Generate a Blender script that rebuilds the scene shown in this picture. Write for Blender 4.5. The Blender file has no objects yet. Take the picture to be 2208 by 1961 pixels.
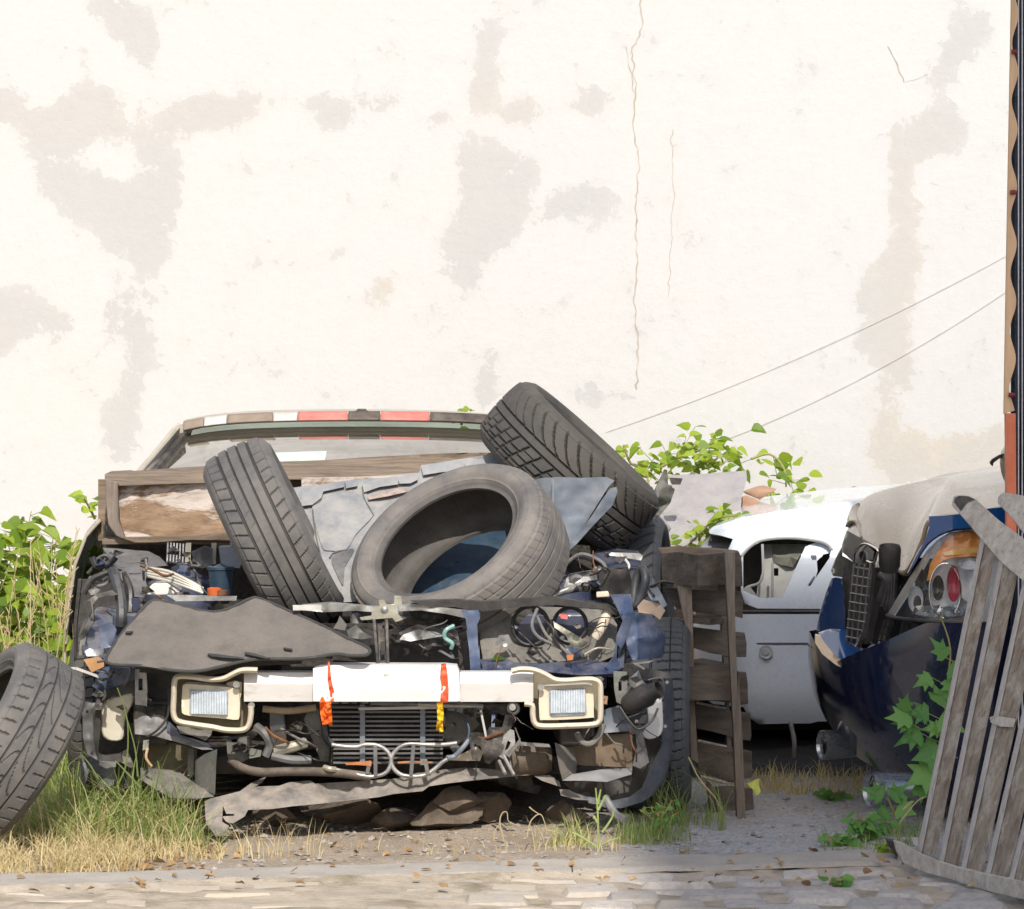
import bpy, math, random
import numpy as np
from mathutils import Vector, Matrix, noise
from mathutils.geometry import delaunay_2d_cdt
random.seed(7); np.random.seed(7)
R = math.radians
F = 9180.0; CX = 1104.0; HY = 729.0; CH = 1.4       # lens in photo pixels, eye height
scene = bpy.context.scene
col = bpy.data.collections.new('yard'); scene.collection.children.link(col)

def W(px, py, Y): return Vector(((px-CX)/F*Y, Y, CH-(py-HY)/F*Y))
def z1(x, y): return (x/3.3, 1250+y/3.3)
def z2(x, y): return (300+x/3.407, 1350+y/3.407)
def z3(x, y): return (850+x/2.92, 1350+y/2.92)
def z4(x, y): return (150+x/3.3, 850+y/3.3)
def z5(x, y): return (650+x/2.555, 800+y/2.555)
def z6(x, y): return (1300+x/3.025, 900+y/3.025)
def z7(x, y): return (1350+x/2.97, 1350+y/2.97)
def z8(x, y): return (1700+x/3.3, 950+y/3.3)
def z9(x, y): return (1700+x/3.235, 1400+y/3.235)
def Z(f, *a): return [f(a[i], a[i+1]) for i in range(0, len(a), 2)]
def ly(y0, Y0, y1, Y1):
    return lambda x, y: Y0+(Y1-Y0)*min(1.3, max(-.3, (y-y0)/(y1-y0)))
def lx(x0, Y0, x1, Y1):
    return lambda x, y: Y0+(Y1-Y0)*min(1.3, max(-.3, (x-x0)/(x1-x0)))

# ------------------------------------------------------------------ objects
def tag(o, label=None, cat=None, group=None, kind=None):
    if label: o['label'] = label
    if cat: o['category'] = cat
    if group: o['group'] = group
    if kind: o['kind'] = kind
    return o
def empty(name, loc, label, cat, group=None):
    o = bpy.data.objects.new(name, None); col.objects.link(o); o.location = loc
    o.empty_display_size = .1
    return tag(o, label, cat, group)
def root_loc(p):
    v = Vector((0, 0, 0))
    while p is not None: v += Vector(p.location); p = p.parent
    return v

def crom(pts, n=6, closed=False):
    P = [Vector(p) for p in pts]; out = []; N = len(P)
    rng = range(N if closed else N-1)
    for i in rng:
        if closed: a, b, c, d = P[(i-1) % N], P[i], P[(i+1) % N], P[(i+2) % N]
        else: a, b, c, d = P[max(i-1, 0)], P[i], P[i+1], P[min(i+2, N-1)]
        for k in range(n):
            t = k/n
            out.append(.5*((2*b)+(c-a)*t+(2*a-5*b+4*c-d)*t*t+(3*b-3*c+d-a)*t**3))
    if not closed: out.append(P[-1])
    return out
def inpoly(x, y, poly):
    c = np.zeros(len(x), bool); n = len(poly); j = n-1
    for i in range(n):
        xi, yi = poly[i]; xj, yj = poly[j]
        if yi != yj:
            c ^= ((yi > y) != (yj > y)) & (x < (xj-xi)*(y-yi)/(yj-yi)+xi)
        j = i
    return c
def dens(poly, step):
    out = []; n = len(poly)
    for i in range(n):
        a, b = poly[i], poly[(i+1) % n]
        L = math.hypot(b[0]-a[0], b[1]-a[1]); k = max(1, int(L/step))
        for q in range(k): out.append((a[0]+(b[0]-a[0])*q/k, a[1]+(b[1]-a[1])*q/k))
    return out

class MB:
    def __init__(s): s.v = []; s.f = []; s.t = []; s.mi = []
    def add(s, v, f, t=0.0, mi=0):
        o = len(s.v); s.v += [tuple(p) for p in v]; s.f += [tuple(i+o for i in q) for q in f]
        s.t += [t]*len(v) if not isinstance(t, (list, tuple)) else list(t)
        s.mi += [mi]*len(f)
        return s
    def panel(s, pts, Y, thick=.004, smooth=0, holes=(), step=14, crumple=0.0, cf=.02, sharp=False, seed=0):
        f = Y if callable(Y) else (lambda x, y: Y)
        if smooth: pts = [tuple(p)[:2] for p in crom([(p[0], p[1], 0) for p in pts], smooth, True)]
        loops = [dens(pts, step)]
        for h in holes: loops.append(dens(h, step))
        vs = []; es = []
        for L in loops:
            b = len(vs); vs += L; es += [(b+i, b+(i+1) % len(L)) for i in range(len(L))]
        B = np.array(vs)
        xs = np.arange(B[:, 0].min(), B[:, 0].max(), step); ys = np.arange(B[:, 1].min(), B[:, 1].max(), step)
        gx, gy = [a.ravel() for a in np.meshgrid(xs, ys)]
        if len(gx):
            gx = gx+(np.random.rand(len(gx))-.5)*step*.3; gy = gy+(np.random.rand(len(gy))-.5)*step*.3
            ok = inpoly(gx, gy, loops[0])
            for L in loops[1:]: ok &= ~inpoly(gx, gy, L)
            gx, gy = gx[ok], gy[ok]
            if len(gx):
                d = np.min(np.hypot(gx[:, None]-B[None, :, 0], gy[:, None]-B[None, :, 1]), axis=1)
                ok = d > step*.5; vs = vs+list(zip(gx[ok].tolist(), gy[ok].tolist()))
        res = delaunay_2d_cdt([Vector(v) for v in vs], es, [], 0, 1e-4)
        V2 = [tuple(v) for v in res[0]]; T = [tuple(t) for t in res[2]]
        cx = np.array([sum(V2[i][0] for i in t)/3 for t in T]); cy = np.array([sum(V2[i][1] for i in t)/3 for t in T])
        ok = inpoly(cx, cy, loops[0])
        for L in loops[1:]: ok &= ~inpoly(cx, cy, L)
        T = [t for t, k in zip(T, ok) if k]
        P = []
        for (x, y) in V2:
            yy = f(x, y)
            if crumple: yy += crumple*(noise.noise(Vector((x*cf, y*cf, seed*3.1)))+.4*noise.noise(Vector((x*cf*3, y*cf*3, 9+seed))))
            P.append(W(x, y, yy))
        T2 = []
        for t in T:
            a, b, c = [V2[i] for i in t]
            ar = (b[0]-a[0])*(c[1]-a[1])-(b[1]-a[1])*(c[0]-a[0])
            if abs(ar) < 1e-6: continue
            T2.append(t if ar < 0 else (t[0], t[2], t[1]))     # clockwise in x/down-y => faces camera
        edges = {}
        for t in T2:
            for i in range(3):
                e = (t[i], t[(i+1) % 3]); edges[e] = 1
        n = len(P); back = [p+Vector((0, thick, 0)) for p in P]
        fc = [(t[0], t[2], t[1]) for t in T2]
        # orientation check on first triangle
        if fc:
            a, b, c = [P[i] for i in fc[0]]
            if (b-a).cross(c-a).y > 0: fc = [(q[0], q[2], q[1]) for q in fc]
        eds = {}
        for t in fc:
            for i in range(3): eds[(t[i], t[(i+1) % 3])] = 1
        sides = [(b, a, a+n, b+n) for (a, b) in eds if (b, a) not in eds]
        s.add(P+back, fc+[(q[0]+n, q[2]+n, q[1]+n) for q in fc]+sides)
        return s
    def tube(s, pts, r, n=8, smooth=4, closed=False, cap=True, flat=1.0, t=0.0):
        P = crom(pts, smooth, closed) if smooth and len(pts) > 2 else [Vector(p) for p in pts]
        m = len(P); rr = r if isinstance(r, (list, tuple)) else None
        V = []; up = None
        for i in range(m):
            a = P[(i-1) % m] if closed or i else P[i]; b = P[(i+1) % m] if closed or i < m-1 else P[i]
            d = (b-a)
            if d.length < 1e-9: d = Vector((0, 0, 1))
            d.normalize()
            if up is None:
                up = Vector((0, 1, 0)) if abs(d.y) < .9 else Vector((1, 0, 0))
            u = (up-d*up.dot(d)).normalized(); w = d.cross(u); up = u
            rad = (rr[0]+(rr[1]-rr[0])*i/(m-1)) if rr else r
            for k in range(n):
                a2 = 2*math.pi*k/n
                V.append(P[i]+u*math.cos(a2)*rad*flat+w*math.sin(a2)*rad)
        Fc = []
        for i in range(m if closed else m-1):
            j = (i+1) % m
            for k in range(n):
                q = (k+1) % n; Fc.append((i*n+k, i*n+q, j*n+q, j*n+k))
        if cap and not closed: Fc += [tuple(range(n))[::-1], tuple((m-1)*n+k for k in range(n))]
        s.add(V, Fc, t); return s
    def box(s, c, size, rot=(0, 0, 0), taper=0):
        M_ = Matrix.Translation(Vector(c)) @ Matrix.Rotation(rot[2], 4, 'Z') @ Matrix.Rotation(rot[1], 4, 'Y') @ Matrix.Rotation(rot[0], 4, 'X')
        V = []
        for z in (-.5, .5):
            k = 1-taper*(z+.5)
            for x, y in ((-.5, -.5), (.5, -.5), (.5, .5), (-.5, .5)):
                V.append(M_ @ Vector((x*size[0]*k, y*size[1]*k, z*size[2])))
        s.add(V, [(3, 2, 1, 0), (4, 5, 6, 7), (0, 1, 5, 4), (1, 2, 6, 5), (2, 3, 7, 6), (3, 0, 4, 7)]); return s
    def bar(s, a, b, w, h, up=(0, -1, 0)):
        """rectangular bar from a to b, w across, h along 'up'"""
        a = Vector(a); b = Vector(b); d = (b-a).normalized(); u = Vector(up); u = (u-d*u.dot(d)).normalized(); r = d.cross(u)
        V = []
        for p in (a, b):
            for x, y in ((-.5, -.5), (.5, -.5), (.5, .5), (-.5, .5)): V.append(p+r*x*w+u*y*h)
        s.add(V, [(0, 1, 2, 3), (7, 6, 5, 4), (4, 5, 1, 0), (5, 6, 2, 1), (6, 7, 3, 2), (7, 4, 0, 3)]); return s
    def lathe(s, prof, M_, n=32):
        """prof list of (r,z) about local Z"""
        V = []; m = len(prof)
        for (r, z) in prof:
            for k in range(n):
                a = 2*math.pi*k/n; V.append(M_ @ Vector((r*math.cos(a), r*math.sin(a), z)))
        Fc = [(i*n+k, i*n+(k+1) % n, (i+1)*n+(k+1) % n, (i+1)*n+k) for i in range(m-1) for k in range(n)]
        s.add(V, Fc); return s
    def grid(s, fn, nu, nv, flip=False):
        V = [fn(i/nu, j/nv) for i in range(nu+1) for j in range(nv+1)]
        Fc = []
        for i in range(nu):
            for j in range(nv):
                a = i*(nv+1)+j; q = (a, a+1, a+nv+2, a+nv+1)
                Fc.append(q[::-1] if flip else q)
        s.add(V, Fc); return s
    def build(s, name, m, parent=None, smooth=True, bevel=0, solid=0, sub=0, auto=40, disp=0):
        me = bpy.data.meshes.new(name); L = root_loc(parent)
        me.from_pydata([(x-L.x, y-L.y, z-L.z) for x, y, z in s.v], [], s.f)
        if any(s.t):
            a = me.attributes.new('tint', 'FLOAT', 'POINT'); a.data.foreach_set('value', s.t)
        ms = m if isinstance(m, (list, tuple)) else [m]
        for q in ms: me.materials.append(q)
        if len(ms) > 1: me.polygons.foreach_set('material_index', s.mi)
        me.update(); me.validate()
        o = bpy.data.objects.new(name, me); col.objects.link(o)
        if parent is not None: o.parent = parent
        else:
            # origin to the base centre
            vs = np.array(s.v); c = Vector(((vs[:, 0].min()+vs[:, 0].max())/2, (vs[:, 1].min()+vs[:, 1].max())/2, vs[:, 2].min()))
            me.transform(Matrix.Translation(-c)); o.location = c
        if smooth:
            me.polygons.foreach_set('use_smooth', [True]*len(me.polygons))
            me.set_sharp_from_angle(angle=R(auto))
        if solid:
            k = o.modifiers.new('s', 'SOLIDIFY'); k.thickness = solid; k.offset = -1
        if sub:
            k = o.modifiers.new('u', 'SUBSURF'); k.levels = k.render_levels = sub
        if bevel:
            k = o.modifiers.new('b', 'BEVEL'); k.width = bevel; k.segments = 2; k.limit_method = 'ANGLE'; k.angle_limit = R(35); k.harden_normals = False
        return o

# ------------------------------------------------------------------ materials
def nn(nt, t, **k):
    n = nt.nodes.new(t)
    for a, b in k.items(): setattr(n, a, b)
    return n
def mixc(nt, fac, a, b, mode='MIX'):
    n = nt.nodes.new('ShaderNodeMix'); n.data_type = 'RGBA'; n.blend_type = mode
    for sock, val in ((n.inputs[0], fac), (n.inputs[6], a), (n.inputs[7], b)):
        if hasattr(val, 'is_output') or isinstance(val, bpy.types.NodeSocket): nt.links.new(val, sock)
        elif isinstance(val, (int, float)): sock.default_value = val
        else: sock.default_value = (*val[:3], 1)
    return n.outputs[2]
def math_(nt, op, a, b=None, c=None, clamp=False):
    n = nt.nodes.new('ShaderNodeMath'); n.operation = op; n.use_clamp = clamp
    for i, v in enumerate((a, b, c)):
        if v is None: continue
        if isinstance(v, bpy.types.NodeSocket): nt.links.new(v, n.inputs[i])
        else: n.inputs[i].default_value = v
    return n.outputs[0]
def ramp(nt, v, a, b, lo=0., hi=1.):
    n = nt.nodes.new('ShaderNodeMapRange'); n.inputs[1].default_value = a; n.inputs[2].default_value = b
    n.inputs[3].default_value = lo; n.inputs[4].default_value = hi; nt.links.new(v, n.inputs[0]); return n.outputs[0]
def noi(nt, vec, scale, detail=4, rough=.55, dist=0.):
    n = nt.nodes.new('ShaderNodeTexNoise'); n.inputs['Scale'].default_value = scale; n.inputs['Detail'].default_value = detail
    n.inputs['Roughness'].default_value = rough; n.inputs['Distortion'].default_value = dist
    if vec is not None: nt.links.new(vec, n.inputs['Vector'])
    return n.outputs[0]
def new(name):
    m = bpy.data.materials.new(name); m.use_nodes = True; nt = m.node_tree
    return m, nt, nt.nodes['Principled BSDF']
DUST = (.40, .335, .26)
def M(name, c, rough=.6, metal=0., var=.25, scale=9, bump=.15, bs=60, dust=0., dustcol=DUST, coat=0., stretch=None, spots=None, rvar=.15, updust=True):
    m, nt, b = new(name)
    pos = nn(nt, 'ShaderNodeNewGeometry')
    vec = pos.outputs['Position']
    if stretch:
        mp = nn(nt, 'ShaderNodeMapping'); mp.inputs['Scale'].default_value = stretch; nt.links.new(vec, mp.inputs[0]); gv = mp.outputs[0]
    else: gv = vec
    n1 = noi(nt, gv, scale, 5, .6)
    f = ramp(nt, n1, .3, .7)
    c1 = [x*(1-var) for x in c]; c2 = [min(1, x*(1+var)) for x in c]
    cc = mixc(nt, f, c1, c2)
    if spots:
        sc, sca, lo, hi = spots
        ns = noi(nt, gv, sca, 6, .65, .3); cc = mixc(nt, ramp(nt, ns, lo, hi), cc, sc)
    rgh = ramp(nt, noi(nt, gv, scale*2.3, 4), .3, .7, max(.02, rough-rvar), min(1, rough+rvar))
    if dust > 0:
        nz = nn(nt, 'ShaderNodeSeparateXYZ'); nt.links.new(pos.outputs['Normal'], nz.inputs[0])
        up = ramp(nt, nz.outputs[2], -.4, .8, .25, 1.) if updust else 1.
        dn = ramp(nt, noi(nt, vec, 14, 6, .7), .35, .62)
        d = math_(nt, 'MULTIPLY', dn, up); d = math_(nt, 'MULTIPLY', d, dust, clamp=True)
        cc = mixc(nt, d, cc, dustcol)
        cc = mixc(nt, ramp(nt, noi(nt, vec, 75, 6, .75), .52, .72, 0, (.15 if c[0] > .14 else .5) if not coat else .2), cc, [x*.3 for x in c])
        rgh = math_(nt, 'MULTIPLY_ADD', d, .5, rgh, clamp=True)
        if metal:
            nt.links.new(math_(nt, 'MULTIPLY', math_(nt, 'SUBTRACT', 1., d), metal), b.inputs['Metallic'])
    elif metal: b.inputs['Metallic'].default_value = metal
    nt.links.new(cc, b.inputs['Base Color']); nt.links.new(rgh, b.inputs['Roughness'])
    if coat: b.inputs['Coat Weight'].default_value = coat; b.inputs['Coat Roughness'].default_value = .03
    if bump:
        bn = nn(nt, 'ShaderNodeBump'); bn.inputs['Strength'].default_value = bump; bn.inputs['Distance'].default_value = .01
        nt.links.new(noi(nt, gv, bs, 5, .6), bn.inputs['Height']); nt.links.new(bn.outputs[0], b.inputs['Normal'])
    return m

m_wreckblue = M('navy_paint', (.018, .032, .085), .28, 0, .3, 6, .05, 40, dust=.35, dustcol=(.33, .31, .29), coat=.5)
m_ltblue = M('steel_blue_paint', (.055, .085, .165), .3, .1, .3, 6, .05, 40, dust=.45, dustcol=(.42, .40, .38), coat=.4)
m_cream_body = M('dusty_cream_paint', (.46, .42, .36), .5, 0, .2, 4, .04, 40, dust=.4)
m_black = M('black_plastic', (.018, .018, .02), .45, 0, .4, 10, .1, 60, dust=.22)
m_dark = M('grimy_metal', (.022, .021, .022), .5, .4, .6, 14, .3, 60, dust=.3)
m_rubberh = M('hose_rubber', (.025, .027, .032), .4, 0, .3, 12, .05, 80, dust=.3, dustcol=(.25, .24, .23))
m_grey = M('grey_plastic', (.12, .12, .125), .5, 0, .25, 7, .12, 70, dust=.32, dustcol=(.36, .33, .29))
m_ltgrey = M('pale_grey_plastic', (.25, .262, .28), .36, 0, .15, 5, .05, 60, dust=.55, dustcol=(.46, .43, .38))
m_panelblue = M('blue_grey_plastic', (.15, .18, .225), .4, 0, .2, 5, .05, 60, dust=.35, dustcol=(.42, .40, .37))
m_mat = M('felt_mat', (.155, .138, .122), .95, 0, .22, 5, .5, 160, dust=.4, dustcol=(.24, .21, .18), spots=((.11, .10, .09), 4, .55, .75))
m_matedge = M('mat_edge', (.05, .048, .045), .8, 0, .2)
m_white = M('white_painted_steel', (.70, .68, .65), .5, 0, .10, 7, .1, 40, spots=((.42, .36, .29), 22, .58, .78), stretch=(.5, 1, 1.5))
m_creamplastic = M('cream_plastic', (.66, .58, .45), .5, 0, .12, 9, .05, 50, spots=((.28, .22, .15), 22, .6, .78))
m_olive = M('shaded_housing', (.20, .17, .11), .7, 0, .25)
m_bottle = M('yellowed_bottle', (.62, .58, .47), .4, 0, .12, 6, .03, 30, dust=.3)
m_bottle2 = M('white_bottle', (.60, .60, .61), .4, 0, .12, 6, .03, 30, dust=.25)
m_silver = M('dull_aluminium', (.42, .42, .41), .36, .8, .35, 14, .15, 60, dust=.35, dustcol=(.30, .25, .20))
m_steel = M('bare_steel', (.34, .34, .33), .42, .8, .3, 20, .15, 60, dust=.4, dustcol=(.35, .29, .22))
m_galv = M('galvanised', (.36, .35, .28), .5, .5, .3, 20, .1, 60, dust=.4)
m_rust = M('rusty_steel', (.20, .085, .035), .85, .1, .5, 18, .4, 80)
m_orange = M('orange_cap', (.62, .13, .03), .5, 0, .15)
m_copper = M('copper_clip', (.55, .22, .09), .45, .5, .2)
m_teal = M('blue_plastic', (.022, .05, .085), .4, 0, .2, 10, .05, dust=.12, dustcol=(.2, .23, .25))
m_lining = M('dusty_liner', (.14, .135, .125), .7, 0, .3, 7, .2, 60, dust=.5, dustcol=(.30, .265, .215), spots=((.14, .19, .155), 5, .55, .75))
m_under = M('undertray_plastic', (.15, .14, .13), .7, 0, .2, 8, .15, 50, dust=.7, dustcol=(.42, .36, .30), stretch=(.4, 1, 1))
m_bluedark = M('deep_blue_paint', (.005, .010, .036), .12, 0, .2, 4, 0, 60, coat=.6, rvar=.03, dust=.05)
m_bluebright = M('lit_blue_paint', (.01, .075, .25), .12, 0, .15, 4, 0, 60, coat=1., rvar=.03)  # brighter copy of the car's blue, light put into the colour
m_hood = M('tan_reflection_paint', (.36, .265, .165), .28, 0, .10, 3, .0, 60, coat=.7, rvar=.05, spots=((.27, .21, .15), 5, .5, .8))  # tan of the reflected wall put into the bonnet colour
m_glossblack = M('gloss_black', (.01, .01, .012), .12, 0, .2, 8, 0, coat=.8, dust=.12)
m_chrome = M('chrome', (.75, .74, .72), .12, 1., .05, 10, 0, dust=.15)
m_whitecar = M('white_car_paint', (.74, .81, .90), .22, 0, .03, 3, .0, 60, coat=.6, dust=.12, rvar=.05)
m_whiteinner = M('unpainted_inner', (.34, .35, .34), .55, 0, .12, 9, .1, dust=.3)
m_stone = M('brown_rock', (.085, .06, .042), .95, 0, .35, 9, .8, 30, dust=.3)
m_brick = M('brick_rubble', (.42, .24, .15), .95, 0, .3, 12, .8, 30, dust=.4)
m_wallsheet = M('grey_sheet', (.30, .29, .30), .6, 0, .18, 6, .1, 40, dust=.5, dustcol=(.42, .38, .34), spots=((.17, .17, .19), 6, .56, .7))
m_seat = M('seat_fabric', (.09, .085, .08), .9, 0, .2, 8, .1)
m_redpost = M('orange_red_paint', (.62, .15, .065), .5, 0, .15, 7, .05, dust=.3, dustcol=(.6, .4, .28))
m_tanstrip = M('tan_wood_strip', (.60, .40, .24), .8, 0, .2, 9, .2, 40, stretch=(4, 1, .3))
m_navysheet = M('navy_sheet_metal', (.02, .03, .055), .35, .3, .3, 5, .02, dust=.1)
m_palesteel = M('pale_edge', (.5, .52, .56), .4, .5, .1)
m_burg = M('burgundy_bolt', (.18, .02, .03), .6)
m_cable = M('beige_cable', (.60, .56, .50), .8)
m_shadeblock = M('shade_block_plain', (.075, .08, .085), .9)
m_reddecal = M('faded_red', (.62, .15, .13), .5, 0, .15, 5, .02, dust=.35, dustcol=(.6, .4, .3))
m_blackdecal = M('faded_black', (.05, .04, .035), .5, 0, .3, 5, .02, dust=.3)
m_brownroof = M('brown_roof_rail', (.24, .185, .14), .6, 0, .3, 6, .05, dust=.3)
m_whitedecal = M('white_patch', (.56, .54, .50), .5)
m_lens_amber = M('amber_lens', (1.0, .30, .03), .3, 0, .25, 22, .0, coat=.5, rvar=.03)
m_lens_red = M('dark_red_reflector', (.42, .03, .06), .15, 0, .3, 20, .0, coat=1.)
m_reflector = M('reflector', (.36, .41, .46), .3, .2, .25, 40, .3, 90)
m_lensrib = M('lens_rib', (.62, .66, .70), .25, .0, .2, 30, 0)

def wood(name, c, c2, stretch, grain=26, rough=.85, paint=None, green=None):
    m, nt, b = new(name)
    g = nn(nt, 'ShaderNodeNewGeometry'); mp = nn(nt, 'ShaderNodeMapping'); mp.inputs['Scale'].default_value = stretch
    nt.links.new(g.outputs['Position'], mp.inputs[0])
    a = noi(nt, mp.outputs[0], grain, 6, .7, .4); a2 = noi(nt, mp.outputs[0], grain*3, 4, .7)
    cc = mixc(nt, ramp(nt, a, .32, .68), c, c2)
    cc = mixc(nt, ramp(nt, a2, .52, .75, 0, .6), cc, [x*.35 for x in c])
    if green: cc = mixc(nt, ramp(nt, noi(nt, g.outputs['Position'], 13, 5, .7), .5, .68, 0, .75), cc, green)
    if paint:
        p = noi(nt, mp.outputs[0], 9, 8, .72, .9)
        f = ramp(nt, p, .47, .53); cc = mixc(nt, f, cc, paint)
        cc = mixc(nt, ramp(nt, noi(nt, g.outputs['Position'], 30, 5, .7), .55, .7, 0, .6), cc, (.34, .21, .14))
    nt.links.new(cc, b.inputs['Base Color']); b.inputs['Roughness'].default_value = rough
    bn = nn(nt, 'ShaderNodeBump'); bn.inputs['Strength'].default_value = .7; bn.inputs['Distance'].default_value = .006
    h = math_(nt, 'ADD', a, math_(nt, 'MULTIPLY', a2, .5)); nt.links.new(h, bn.inputs['Height']); nt.links.new(bn.outputs[0], b.inputs['Normal'])
    return m
m_woodh = wood('brown_board', (.115, .083, .058), (.30, .23, .165), (.12, 1, 1))
m_woodpeel = wood('peeling_board', (.20, .125, .075), (.36, .25, .16), (.3, 1, 1), paint=(.56, .49, .44))
m_pallet = wood('pallet_board', (.075, .06, .05), (.19, .158, .132), (.12, 1, 1), green=(.09, .085, .06))
m_palletv = wood('pallet_post', (.15, .12, .10), (.29, .24, .195), (1, 1, .1))
m_slat = wood('weathered_slat', (.17, .12, .08), (.42, .35, .275), (1, 1, .3), 24, green=(.55, .51, .44))
m_slatedge = wood('grey_slat_edge', (.46, .41, .36), (.62, .57, .52), (1, 1, .1))
m_rail = wood('grey_rail', (.42, .37, .31), (.70, .64, .56), (.3, 1, 1), 22)

def tyre_mat(name, c, dust, amt, groove=.35):
    m, nt, b = new(name)
    g = nn(nt, 'ShaderNodeTexCoord'); at = nn(nt, 'ShaderNodeAttribute', attribute_name='tint')
    n = noi(nt, g.outputs['Object'], 7, 6, .7); n2 = noi(nt, g.outputs['Object'], 45, 4, .7)
    cc = mixc(nt, ramp(nt, n2, .3, .7), [x*.8 for x in c], [x*1.2 for x in c])
    d = math_(nt, 'MULTIPLY', ramp(nt, n, .28, .68), amt); cc = mixc(nt, d, cc, dust)
    cc = mixc(nt, math_(nt, 'MULTIPLY', at.outputs['Fac'], 1-groove), cc, (.006, .006, .006))
    nt.links.new(cc, b.inputs['Base Color']); nt.links.new(ramp(nt, n, .3, .7, .62, .9), b.inputs['Roughness'])
    bn = nn(nt, 'ShaderNodeBump'); bn.inputs['Strength'].default_value = .25; bn.inputs['Distance'].default_value = .003
    nt.links.new(noi(nt, g.outputs['Object'], 120, 4, .7), bn.inputs['Height']); nt.links.new(bn.outputs[0], b.inputs['Normal'])
    return m
t_dusty = tyre_mat('tyre_rubber_dusty', (.07, .07, .075), (.22, .20, .175), .75)
t_brown = tyre_mat('tyre_rubber_brown', (.09, .088, .088), (.26, .232, .205), .85)
t_black = tyre_mat('tyre_rubber_dark', (.045, .045, .045), (.15, .13, .105), .6)
t_blue = tyre_mat('tyre_rubber_shade', (.065, .072, .082), (.16, .165, .17), .5)

# leaves
def leafmat(name, dark, light, yellow, trans=.45):
    m, nt, b = new(name); at = nn(nt, 'ShaderNodeAttribute', attribute_name='tint')
    cc = mixc(nt, ramp(nt, at.outputs['Fac'], 0, .7), dark, light); cc = mixc(nt, ramp(nt, at.outputs['Fac'], .8, 1.), cc, yellow)
    nt.links.new(cc, b.inputs['Base Color']); b.inputs['Roughness'].default_value = .5
    tr = nn(nt, 'ShaderNodeBsdfTranslucent'); nt.links.new(mixc(nt, .35, cc, (.5, .6, .05)), tr.inputs['Color'])
    mx = nn(nt, 'ShaderNodeMixShader'); mx.inputs[0].default_value = trans
    nt.links.new(b.outputs[0], mx.inputs[1]); nt.links.new(tr.outputs[0], mx.inputs[2]); nt.links.new(mx.outputs[0], nt.nodes['Material Output'].inputs[0])
    return m
m_leaf = leafmat('green_leaf', (.07, .17, .015), (.36, .48, .04), (.70, .62, .06))
m_leafshade = leafmat('maple_leaf', (.08, .25, .06), (.20, .42, .10), (.30, .42, .06))
m_grass = leafmat('grass_blade', (.11, .20, .05), (.36, .42, .13), (.62, .55, .27), .35)
m_straw = leafmat('straw', (.50, .36, .17), (.76, .63, .36), (.82, .73, .50), .3)
m_stem = M('stem', (.28, .26, .09), .8, 0, .3)
m_twig = M('dry_twig', (.42, .34, .20), .8, 0, .2)

def glass(name, tint, dustc, dust, rough=.03, ior=1.5):
    m, nt, b = new(name); out = nt.nodes['Material Output']
    b.inputs['Base Color'].default_value = (*dustc, 1); b.inputs['Roughness'].default_value = .7
    gl = nn(nt, 'ShaderNodeBsdfGlossy'); gl.inputs['Roughness'].default_value = rough
    tp = nn(nt, 'ShaderNodeBsdfTransparent'); tp.inputs['Color'].default_value = (*tint, 1)
    fr = nn(nt, 'ShaderNodeFresnel'); fr.inputs[0].default_value = ior
    mx = nn(nt, 'ShaderNodeMixShader'); nt.links.new(fr.outputs[0], mx.inputs[0]); nt.links.new(tp.outputs[0], mx.inputs[1]); nt.links.new(gl.outputs[0], mx.inputs[2])
    g = nn(nt, 'ShaderNodeNewGeometry'); mp = nn(nt, 'ShaderNodeMapping'); mp.inputs['Scale'].default_value = (.4, 1, 1.6); nt.links.new(g.outputs['Position'], mp.inputs[0])
    n = ramp(nt, noi(nt, mp.outputs[0], 7, 6, .65), .3, .7, dust*.55, min(1, dust*1.4))
    m2 = nn(nt, 'ShaderNodeMixShader'); nt.links.new(n, m2.inputs[0]); nt.links.new(mx.outputs[0], m2.inputs[1]); nt.links.new(b.outputs[0], m2.inputs[2])
    nt.links.new(m2.outputs[0], out.inputs[0]); return m
m_screen = glass('dusty_windscreen', (.58, .68, .60), (.10, .09, .06), .36, ior=1.12)
m_clear = glass('clear_lens', (.98, .99, 1.), (.5, .5, .48), .02, .02, ior=1.3)
m_sidegl = glass('side_glass', (.5, .55, .5), (.3, .28, .22), .4)

# ------------------------------------------------------------------ camera, light
cam = bpy.data.objects.new('camera', bpy.data.cameras.new('camera')); scene.collection.objects.link(cam)
cam.location = (0, 0, CH); cam.rotation_euler = (R(90), 0, 0)
cam.data.sensor_width = 36; cam.data.lens = F/2208*36; cam.data.shift_y = -(980.5-HY)/2208
cam.data.clip_end = 3000; cam.data.clip_start = .1; scene.camera = cam
SD = Vector((-.09, 1, -.9)).normalized()
su = bpy.data.lights.new('sun', 'SUN'); su.energy = 4.1; su.angle = R(.53); su.color = (1, .945, .855)
so = bpy.data.objects.new('sun', su); scene.collection.objects.link(so); so.rotation_euler = SD.to_track_quat('-Z', 'Y').to_euler()
w = bpy.data.worlds.new('World'); scene.world = w; w.use_nodes = True
sk = w.node_tree.nodes.new('ShaderNodeTexSky'); sk.sky_type = 'NISHITA'; sk.sun_disc = False; sk.dust_density = 2.6; sk.air_density = 1.0; sk.ozone_density = 1.5
tosun = -SD
sk.sun_elevation = math.asin(tosun.z); sk.sun_rotation = math.atan2(tosun.x, tosun.y)
bg = w.node_tree.nodes['Background']; bg.inputs[1].default_value = .15
w.node_tree.links.new(sk.outputs[0], bg.inputs[0])
scene.view_settings.view_transform = 'Standard'; scene.view_settings.look = 'None'; scene.view_settings.exposure = 0

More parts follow.
